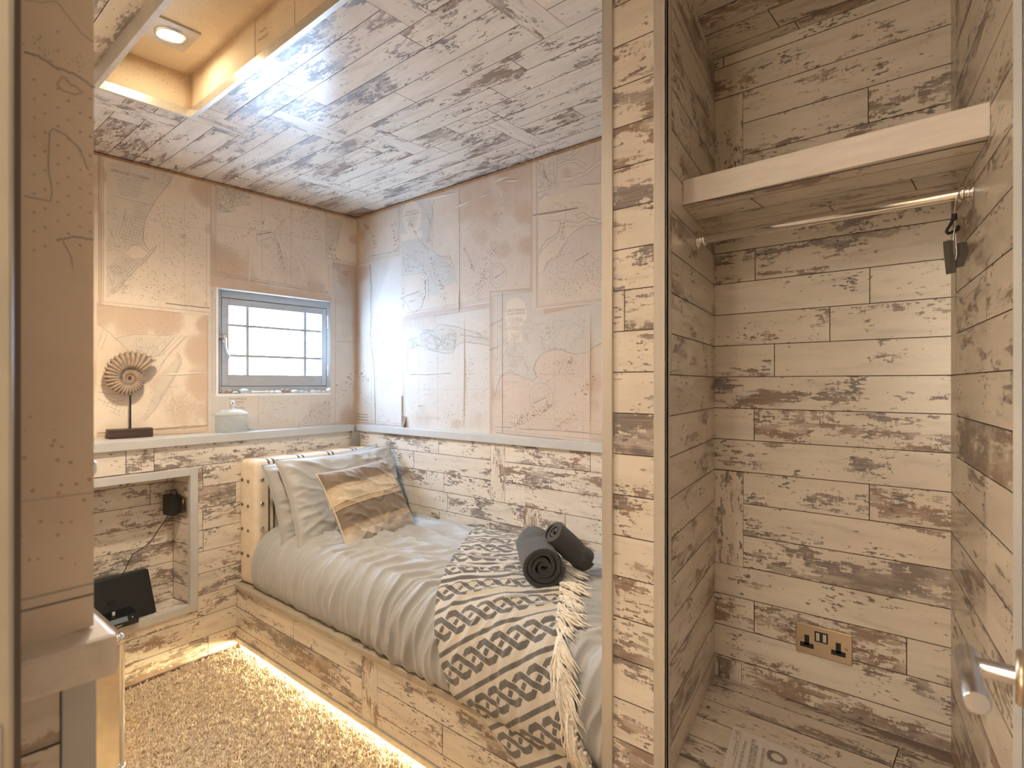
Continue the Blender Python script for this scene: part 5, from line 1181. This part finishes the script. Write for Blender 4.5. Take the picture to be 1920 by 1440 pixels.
# corner block under the ledge
mb = MB(); mb.box((dado_x(2.0)-.02, 2.025, LZ-.22), (dado_x(2.0)+.022, YD+.01, LZ-T-.0005)); struct(mb.build('trim_11', simple('corner_block', (.30, .28, .26), .55)), 'small grey brown corner block under the ledges', 'trim')

# ------------------------------------------------------------------ mattress and duvet
mb = MB(); mb.box((-2.86, 1.345, RAIL+.001), (bx1-.004, YD-.012, RAIL+.215)); mb.build('mattress', simple('mattress_cover', (.62, .60, .57), .8), bed, bevel=.03)
PROF = np.array([(2.074, .585), (2.06, .612), (2.02, .626), (1.90, .634), (1.70, .636), (1.52, .630), (1.43, .612), (1.365, .578), (1.325, .530), (1.305, .475), (1.300, .42), (1.305, .37), (1.316, .342), (1.326, .3295)])
def smooth_prof(P, n=400):
    # Catmull-Rom then resample by length
    Q = []
    PP = np.vstack([2*P[0]-P[1], P, 2*P[-1]-P[-2]])
    for i in range(1, len(PP)-2):
        for t in np.linspace(0, 1, 30, endpoint=False):
            a, b, c_, d_ = PP[i-1], PP[i], PP[i+1], PP[i+2]
            Q.append(.5*((2*b)+(-a+c_)*t+(2*a-5*b+4*c_-d_)*t*t+(-a+3*b-3*c_+d_)*t**3))
    Q.append(P[-1]); Q = np.array(Q); L = np.concatenate([[0], np.cumsum(np.linalg.norm(np.diff(Q, axis=0), axis=1))])
    return Q, L
PQ, PL = smooth_prof(PROF); RMAX = PL[-1]
def prof(r): return np.interp(r, PL, PQ[:, 0]), np.interp(r, PL, PQ[:, 1])
def ridge(x): return 1-np.abs(2*(x-np.floor(x))-1)
RE = .70                                     # arc length at which the top turns over the front edge
def duvet_pt(x, r, lift=0.0, wr=1.0):
    x = np.asarray(x, float); r = np.asarray(r, float)
    rc = np.minimum(r, RMAX); y, z = prof(rc); e = 1e-3
    y2, z2 = prof(np.minimum(rc+e, RMAX)); y1, z1 = prof(np.maximum(rc-e, 0)); ty, tz = y2-y1, z2-z1; ln = np.sqrt(ty**2+tz**2)+1e-12; ty /= ln; tz /= ln
    ny, nz = tz, -ty                         # outward normal
    d = np.maximum(0, RE-r)                  # distance back from the front edge, on top
    dr = np.clip((r-RE)/(RMAX-RE), 0, 1)
    # front hem comes forward over the rail towards the foot
    fw = np.clip((x+2.05)/.5, 0, 1); fw = fw*fw*(3-2*fw)
    y = y-fw*.030*dr**2
    wx = x+.05*(fbm(x*3.1, r*3.3, 5, 3)-.5)*2
    # folds fan from the hem up over the edge and sweep towards the foot on top
    ph = wx-1.5*d-1.2*d*d*np.clip((x+2.7)/1.0, 0, 1)
    big = fbm(x*2.0, r*2.0, 9, 2)
    am = np.clip((x+2.95)/.25, 0, 1)
    w1_ = ridge(ph*9.5+.8*fbm(x*4, r*3, 3, 3))**1.6; w2_ = ridge(ph*21+1.5*fbm(x*5, r*5, 21, 3))**1.8
    topf = np.exp(-((r-RE)/.33)**2); 
    zone = np.clip((x+2.62)/.3, .25, 1)
    h = (w1_*.019+w2_*.012*(.4+1.2*big))*(topf*.9+.1)*zone+dr*(ridge(wx*9+1.6*fbm(x*6, r*2, 2, 2))**1.5*.010*(.3+1.3*big)+ridge(wx*24+2.4*fbm(x*6, r*4, 8, 2))**2*.005)
    # long soft folds lying across the top
    q1 = ridge((y-1.3)*6.5-.85*(x+1.0)+1.1*fbm(x*2.2, y*2.8, 33, 3)); q2 = ridge((y-1.3)*13-2.6*(x+1.0)+1.8*fbm(x*3, y*4, 35, 3))
    tz_ = np.clip(d/.12, 0, 1)*np.clip((2.09-y)/.06, 0, 1)
    h = h+tz_*(q1**2.6*.022*(.3+1.2*big)+q2**2.6*.013*(.2+1.2*big))
    h = h+(fbm(x*5, r*5, 44, 4)-.5)*.010
    hem = np.clip((r-(RMAX-.05))/.05, 0, 1); h = h*(1-.6*hem)+hem*.004*np.sin(x*70+3*np.sin(x*17))
    h = (h-.004)*am*wr+lift
    ov = np.maximum(0, r-RMAX)
    Y = y+ny*h; Z = z+nz*h-ov
    Y = np.where(ov > 0, np.minimum(Y, 1.2835)-lift*.2, Y)
    Z = np.where(ov > 0, z-ov-.0*h, Z)
    return np.stack([x+0*Y, np.minimum(Y, YD-.006), Z], -1)
xs = np.linspace(-2.868, bx1-.003, 520); rs_ = np.linspace(0, RMAX, 210)
XX, RR = np.meshgrid(xs, rs_, indexing='ij')
P = duvet_pt(XX, RR)
# left end tucks behind the pillows and against the headboard
P[..., 0] = np.maximum(P[..., 0], DX0+DSL*(P[..., 1]-.671)+HT+.012)
dm_ = Sh('duvet_cotton'); c = dm_.obj(); dm_.set(Base_Color=dm_.mix(dm_.step(dm_.noise(c, 5, 3), .3, .7), (.385, .388, .388), (.352, .356, .357)), Roughness=.55)
dm_.b.inputs['Sheen Weight'].default_value = .3; dm_.bump(dm_.noise(c, 700, 2), .08, .0004)
mb = MB(); mb.grid(P, 0, True); tag(mb.build('duvet', dm_.mat), 'rumpled light grey duvet spread over the bed', 'duvet')

# ------------------------------------------------------------------ pillows
def pillow(name, W, H, Tk, M, mat, seed, label, cat, amp=.010, n=72, sag=.0, pinch=.07, flange=0.0):
    t = np.linspace(-1, 1, n); U, V = np.meshgrid(t, t, indexing='ij')
    x = W/2*U*(1-pinch*(1-V**2)*np.abs(U)**1.5); y = H/2*V*(1-pinch*(1-U**2)*np.abs(V)**1.5)
    th = Tk/2*np.clip((1-U**4)*(1-V**4), 0, 1)**.55*(1-.12*np.abs(V))
    mb = MB()
    for sd in (1, -1):
        nse = (fbm(U*2.1+seed, V*2.1, seed, 4)-.5)*amp*2.6
        rad = ridge((np.arctan2(V, U))*4+fbm(U*3, V*3, seed+5, 3)*1.4)**2*amp*.9*np.clip(np.maximum(abs(U), abs(V))-.45, 0, 1)*1.6
        cre = ridge(U*1.5+V*2.3+2*fbm(U*1.6, V*1.6, seed+9, 3))**4*amp*.8
        edge = np.clip((1-np.maximum(abs(U), abs(V)))/.12, 0, 1)
        z = sd*(th+(nse+rad+cre)*edge)
        z = z-sag*(1-V)**2*.25
        pts = np.stack([x, y, z], -1); uv = np.stack([(U+1)/2, (V+1)/2], -1)
        if sd < 0: pts = pts[::-1]; uv = uv[::-1]
        mb.grid(pts, 0, True, uv)
    ring = [(x[i, 0], y[i, 0], -sag*(1-V[i, 0])**2*.25) for i in range(n)]+[(x[-1, j], y[-1, j], -sag*(1-V[-1, j])**2*.25) for j in range(1, n)]+[(x[i, -1], y[i, -1], -sag*(1-V[i, -1])**2*.25) for i in range(n-2, -1, -1)]+[(x[0, j], y[0, j], -sag*(1-V[0, j])**2*.25) for j in range(n-2, 0, -1)]
    o = mb.build(name, mat, merge=True)
    m2 = MB(); m2.tube(ring+[ring[0], ring[1]], .0032, 6, 0, False); pp = m2.build('piping', mat, None); pp.parent = o
    o.matrix_world = M; return tag(o, label, cat)
def lean(center, tilt, yaw=0.0, roll=0.0):
    """local x along the bed width (away from viewer), local y up the pillow, local z towards the foot"""
    a = math.radians(tilt); up = Vector((-math.sin(a), 0, math.cos(a))); out_ = Vector((math.cos(a), 0, math.sin(a))); xx = Vector((0, 1, 0))
    R = Matrix((xx, up, out_)).transposed().to_4x4()
    return Matrix.Translation(center) @ Matrix.Rotation(math.radians(yaw), 4, 'Z') @ R @ Matrix.Rotation(math.radians(roll), 4, 'Z')
pm_ = Sh('pillow_cotton'); c = pm_.obj(); pm_.set(Base_Color=pm_.mix(pm_.step(pm_.noise(c, 6, 3), .3, .7), (.40, .395, .385), (.37, .366, .357)), Roughness=.55); pm_.bump(pm_.noise(c, 700, 2), .08, .0004); pm_.b.inputs['Sheen Weight'].default_value = .3
pillow('pillow', .74, .46, .13, lean((-2.735, 1.70, .745), 17, 6, 3), pm_.mat, 3, 'light grey pillow at the back, leaning against the cream headboard', 'pillow', .012)
pillow('pillow', .71, .47, .135, lean((-2.605, 1.705, .768), 24, 3, 1), pm_.mat, 14, 'light grey pillow in front, partly hidden by the striped cushion', 'pillow', .014)
cs = Sh('striped_patchwork'); u, v, _ = cs.sep(cs.uv()); vv = cs.m('ADD', v, cs.m('MULTIPLY', cs.m('SUBTRACT', cs.noise(cs.vec(u, v), 3, 2), .5), .03))
colr = (.60, .525, .43)
for lo_, cc in ((.205, (.46, .35, .235)), (.275, (.200, .150, .108)), (.50, (.44, .335, .225)), (.565, (.56, .465, .34)), (.735, (.47, .36, .24)), (.775, (.185, .138, .10))):
    colr = cs.mix(cs.m('GREATER_THAN', vv, lo_), colr, cc)
seamv = None
for sv in (.205, .275, .50, .565, .735, .775):
    q = cs.m('SUBTRACT', 1.0, cs.step(cs.m('ABSOLUTE', cs.m('SUBTRACT', vv, sv)), 0, .012)); seamv = q if seamv is None else cs.m('MAXIMUM', seamv, q)
cs.set(Base_Color=cs.mix(cs.step(cs.noise(cs.obj(), 30, 3), .35, .7), colr, cs.mix(1.0, colr, (.86, .86, .86), 'MULTIPLY')), Roughness=.85); cs.b.inputs['Sheen Weight'].default_value = .5
cs.bump(cs.m('ADD', cs.m('MULTIPLY', seamv, -1), cs.m('MULTIPLY', cs.noise(cs.obj(), 500, 2), .2)), .5, .004)
pillow('cushion', .415, .39, .125, lean((-2.325, 1.628, .775), 31, 4, 4), cs.mat, 27, 'square cushion with brown, beige and cream sewn stripes in front of the pillows', 'cushion', .010, pinch=.05)

# ------------------------------------------------------------------ throw with braided pattern
THX = -2.05; AX, AR = .574, .819
def throw_left(r): return THX+.70*r
def throw_right(r): return THX+.537+.70*r
nU, nR = 200, 330
tt = np.linspace(0, 1, nU)
def rmax_t(x): return RMAX-.005+np.clip((x+1.30)/.30, 0, 1)**1.3*.19
T_, Q_ = np.meshgrid(tt, np.linspace(0, 1, nR), indexing='ij')
R_ = Q_*RMAX
for _ in range(3):
    X_ = throw_left(R_)*(1-T_)+throw_right(R_)*T_; R_ = .008+Q_*(rmax_t(np.minimum(X_, bx1-.006))-.008)
X_ = throw_left(R_)*(1-T_)+throw_right(R_)*T_
S_ = AX*(X_-THX)+AR*R_; W_ = AR*(X_-THX)-AX*R_
own = .004*ridge(W_*5.2+.3*fbm(S_*2, W_*3, 5, 2))**3+.002*(fbm(S_*14, W_*14, 6, 3)-.5)+.004*np.exp(-((W_-.19)/.006)**2)*np.clip((S_-1.0)/.2, 0, 1)
Pt = duvet_pt(np.minimum(X_, bx1-.006), R_, .015+own, .40)
# loose corner follows the rail front
tm = Sh('woven_throw'); s_, w_, _ = tm.sep(tm.uv())
PER = .128
def fr(x): return tm.m('FRACT', x)
ph = tm.m('MULTIPLY', fr(tm.m('DIVIDE', tm.m('ADD', s_, .018), PER)), PER)      # metres within one repeat
def bandm(c0, hw, soft=.0012): return tm.m('SUBTRACT', 1.0, tm.step(tm.m('ABSOLUTE', tm.m('SUBTRACT', ph, c0)), hw-soft, hw+soft))
wob = tm.m('MULTIPLY', tm.m('SUBTRACT', tm.noise(tm.vec(s_, w_), 90, 2), .5), .003)
dark = bandm(.010, .0072)
vB = tm.m('SUBTRACT', tm.m('ADD', ph, wob), .070); zone = bandm(.070, .039)
LB = .165
def tri(off):                                # triangle wave along the width, -1 .. 1
    f = fr(tm.m('ADD', tm.m('DIVIDE', w_, LB), off)); return tm.m('SUBTRACT', tm.m('MULTIPLY', tm.m('ABSOLUTE', tm.m('SUBTRACT', f, .5)), 4.0), 1.0)
def sat(x): return tm.m('MINIMUM', tm.m('MAXIMUM', tm.m('MULTIPLY', x, 1.35), -1.0), 1.0)
br = 0.0
for up_ in (0, 1):                           # falling strands first, rising strands cross over them
    for off in (0.0, 1/3, 2/3):
        f = tri(off); fq = fr(tm.m('ADD', tm.m('DIVIDE', w_, LB), off)); half = tm.m('GREATER_THAN', fq, .5) if up_ else tm.m('LESS_THAN', fq, .5)
        dd = tm.m('ABSOLUTE', tm.m('SUBTRACT', vB, tm.m('MULTIPLY', sat(f), .0295)))
        core = tm.m('MULTIPLY', tm.m('SUBTRACT', 1.0, tm.step(dd, .0098, .0112)), half); gap = tm.m('MULTIPLY', tm.m('SUBTRACT', 1.0, tm.step(dd, .0135, .0148)), half)
        br = tm.m('ADD', tm.m('MULTIPLY', br, tm.m('SUBTRACT', 1.0, gap)), core)
br = tm.m('MULTIPLY', br, zone)
dark = tm.m('MAXIMUM', dark, br)
weave = tm.m('MULTIPLY', tm.m('SINE', tm.m('MULTIPLY', s_, 1500)), tm.m('SINE', tm.m('ADD', tm.m('MULTIPLY', w_, 1500), tm.m('MULTIPLY', s_, 750))))
grain = tm.noise(tm.vec(tm.m('MULTIPLY', s_, 420), tm.m('MULTIPLY', w_, 420)), 1, 2, .6)
dk_ = tm.m('MULTIPLY', dark, tm.m('ADD', .60, tm.m('MULTIPLY', tm.step(tm.m('ADD', tm.m('MULTIPLY', weave, .25), grain), .30, .55), .40)))
cream = tm.mix(tm.step(tm.m('ADD', tm.m('MULTIPLY', weave, .3), grain), .25, .75), (.50, .45, .385), (.75, .70, .63))
tm.set(Base_Color=tm.mix(dk_, cream, (.085, .083, .082)), Roughness=.9); tm.b.inputs['Sheen Weight'].default_value = .3; tm.bump(tm.m('ADD', weave, grain), .5, .0015)
mb = MB(); mb.grid(Pt, 0, True, np.stack([S_+3.0, W_+1.0], -1))
ho = empty('throw', (float(Pt[nU//2, nR//2, 0]), float(Pt[nU//2, nR//2, 1]), float(Pt[nU//2, nR//2, 2])), 'cream and dark grey woven throw with braid pattern and fringe, laid across the bed', 'throw')
cl = mb.build('cloth', tm.mat, ho); sd = cl.modifiers.new('thick', 'SOLIDIFY'); sd.thickness = .004; sd.offset = -1
fm = simple('cotton_fringe', (.82, .76, .66), .85, var=.12, vs_=120)
R = random.Random(5)
NTAS = 42
for k in range(NTAS):
    r0 = .285+(RMAX+.15-.285)*k/(NTAS-1)*(.995)
    x0 = float(min(throw_right(r0), bx1-.03)); fall = min(1, max(0, (r0-.60)/.30)); mb = MB()
    L = R.uniform(.10, .125)+.06*fall
    ddx = (.82-.62*fall)+R.uniform(-.22, .22); ddr = (.16+.80*fall)+R.uniform(-.30, .25)
    lf0 = R.uniform(.012, .022)
    for j in range(20):
        n_ = 8; pts = []; ax = ddx+R.gauss(0, .11); ar = ddr+R.gauss(0, .11); wv_ = R.uniform(0, 6); lw = L*R.uniform(.75, 1.05); lift = lf0+R.uniform(-.004, .010)
        for q in range(n_+1):
            t = q/n_; sp = .3+.7*min(1, t*1.6); xx = x0-.006+lw*t*(ddx+(ax-ddx)*sp)+.0022*math.sin(wv_+t*7); rr = r0+lw*t*(ddr+(ar-ddr)*sp)+.0022*math.cos(wv_*1.3+t*6)
            p = duvet_pt(min(xx, bx1-.004), rr, lift*(1-.45*t)+.006*math.sin(PI*t)+(.003 if q else .002), .55); pts.append(tuple(float(z) for z in p))
        mb.tube(pts, [.0024, .0028, .0028, .0027, .0026, .0025, .0023, .0020, .0012], 5)
    p = duvet_pt(min(x0+.012*ddx, bx1-.006), r0+.012*ddr, lf0+.002, .55); blob(mb, tuple(float(z) for z in p), (.0062, .0062, .0052), 0, k, .1, 6)
    mb.build('tassel', fm, ho)

# ------------------------------------------------------------------ rolled towels
def towel(name, c0, c1, r, mat, label, layers=4.2, th=.011, seed=0, squash=1.0, dent=None):
    c0 = Vector(c0); c1 = Vector(c1); ax = (c1-c0); L = ax.length; ax.normalize(); s_x = ax.cross(Vector((0, 0, 1))).normalized(); s_y = s_x.cross(ax).normalized() * 1.0
    if s_y.z < 0: s_y = -s_y
    prof_ = []; NT_ = 300; rin = .012
    for i in range(NT_+1):
        a = layers*2*PI*i/NT_; rr = rin+(r-rin)*i/NT_
        wob_ = 1+.13*(1-i/NT_)*math.sin(a*1.35+seed)+.06*(1-i/NT_)*math.sin(3.1*a+2*seed); prof_.append((a, rr*wob_))
    nz = 46; th = (r-rin)/layers*.80
    def surf(rad_off):
        g = np.zeros((NT_+1, nz, 3))
        for i, (a, rr) in enumerate(prof_):
            for j in range(nz):
                t = j/(nz-1); endin = (1-i/NT_)*.010
                wb = .004*(float(vnoise(a*1.3+seed, t*5, seed))-.5)+(.0 if dent is None else -dent[1]*math.exp(-((t-dent[0])/.10)**2)*max(0, math.sin(a+PI/2*0+.6)))
                q = max(.003, rr+rad_off+wb); tt_ = t*(L-2*endin)+endin+.006*(float(vnoise(a*.9, 7.7+seed, seed+3))-.5)
                p = c0+ax*tt_+s_x*math.cos(a)*q+s_y*math.sin(a)*q*squash; g[i, j] = p
        return g
    o_ = surf(0); i_ = surf(-th); mb = MB(); mb.grid(o_, 0, True); mb.grid(i_[::-1], 0, True)
    for e in (0, nz-1):                      # rolled hems closing both ends
        mid = (o_[:, e]+i_[:, e])/2+np.array(ax)*(-.003 if e == 0 else .003)
        mb.grid(np.stack([o_[:, e], mid, i_[:, e]], 1), 0, True)
    mb.grid(np.stack([o_[-1], i_[-1]], 0), 0, True)
    return tag(mb.build(name, mat), label, 'towel')
def terry(n, c_):
    s = Sh(n); c = s.obj(); nn = s.noise(c, 420, 3, .7); s.set(Base_Color=s.mix(s.step(nn, .35, .7), tuple(x*.55 for x in c_), tuple(x*1.55 for x in c_)), Roughness=1.0)
    s.b.inputs['Sheen Weight'].default_value = .35; s.bump(nn, 1.0, .005); return s.mat
towel('towel', (-1.202, 1.537, .722), (-1.418, 1.755, .722), .0765, terry('charcoal_terry', (.048, .049, .054)), 'large charcoal towel roll with its spiral end facing the viewer', 4.0, seed=1, dent=(.60, .010))
towel('towel', (-1.243, 1.648, .818), (-1.190, 1.778, .694), .050, terry('brown_grey_terry', (.052, .047, .042)), 'smaller dark brown grey towel roll leaning against the large charcoal roll', 3.0, seed=4, dent=(.78, .006))

# ------------------------------------------------------------------ carpet pile
nT = 52000
cx = RNG.uniform(-3.0, -.9, nT); cy = RNG.uniform(.22, 1.395, nT)
keep = (cx > -2.292) | (cy > .640)
keep &= cx > (DX0+DSL*(cy-.671)+.003); cx = cx[keep]; cy = cy[keep]; nT = len(cx)
clump = np.clip((fbm(cx*62, cy*62, 3, 2)-.28)/.44, 0, 1); hgt = .003+.015*clump+RNG.uniform(0, .004, nT)
an = RNG.uniform(0, 6.283, nT); ln_ = RNG.uniform(.002, .009, nT); wd = RNG.uniform(.0028, .0052, nT)
base_ = np.stack([cx, cy, np.zeros(nT)], 1)
tip = base_+np.stack([np.cos(an)*ln_, np.sin(an)*ln_, hgt], 1)
vv_ = np.zeros((nT, 6, 3))
for k in range(3):
    a = an+2*PI*k/3; o3 = np.stack([np.cos(a)*wd, np.sin(a)*wd, np.zeros(nT)], 1)
    vv_[:, k] = base_+o3; vv_[:, 3+k] = tip+o3*.62
me = bpy.data.meshes.new('carpet_pile'); idx = np.arange(nT)[:, None]*6
tri_ = np.concatenate([idx+np.array([[0, 1, 4, 3]]), idx+np.array([[1, 2, 5, 4]]), idx+np.array([[2, 0, 3, 5]])], 0)
cap = idx+np.array([[3, 4, 5]])
me.vertices.add(nT*6); me.vertices.foreach_set('co', vv_.reshape(-1))
nl = tri_.size+cap.size; me.loops.add(nl); me.loops.foreach_set('vertex_index', np.concatenate([tri_.reshape(-1), cap.reshape(-1)]))
npoly = len(tri_)+len(cap); me.polygons.add(npoly); ls = np.concatenate([np.arange(len(tri_))*4, len(tri_)*4+np.arange(len(cap))*3]); me.polygons.foreach_set('loop_start', ls)
try: me.polygons.foreach_set('loop_total', np.concatenate([np.full(len(tri_), 4), np.full(len(cap), 3)]))
except Exception: pass
me.update(calc_edges=True); me.validate()
s = Sh('carpet_yarn'); c = s.obj(); s.set(Base_Color=s.mix(s.step(s.noise(c, 90, 3), .36, .64), (.53, .41, .28), (.84, .71, .53)), Roughness=.95)
me.materials.append(s.mat); co_ = bpy.data.objects.new('carpet_pile', me); COL.objects.link(co_); tag(co_, 'short shaggy beige carpet pile covering the floor', 'carpet', None, 'stuff')
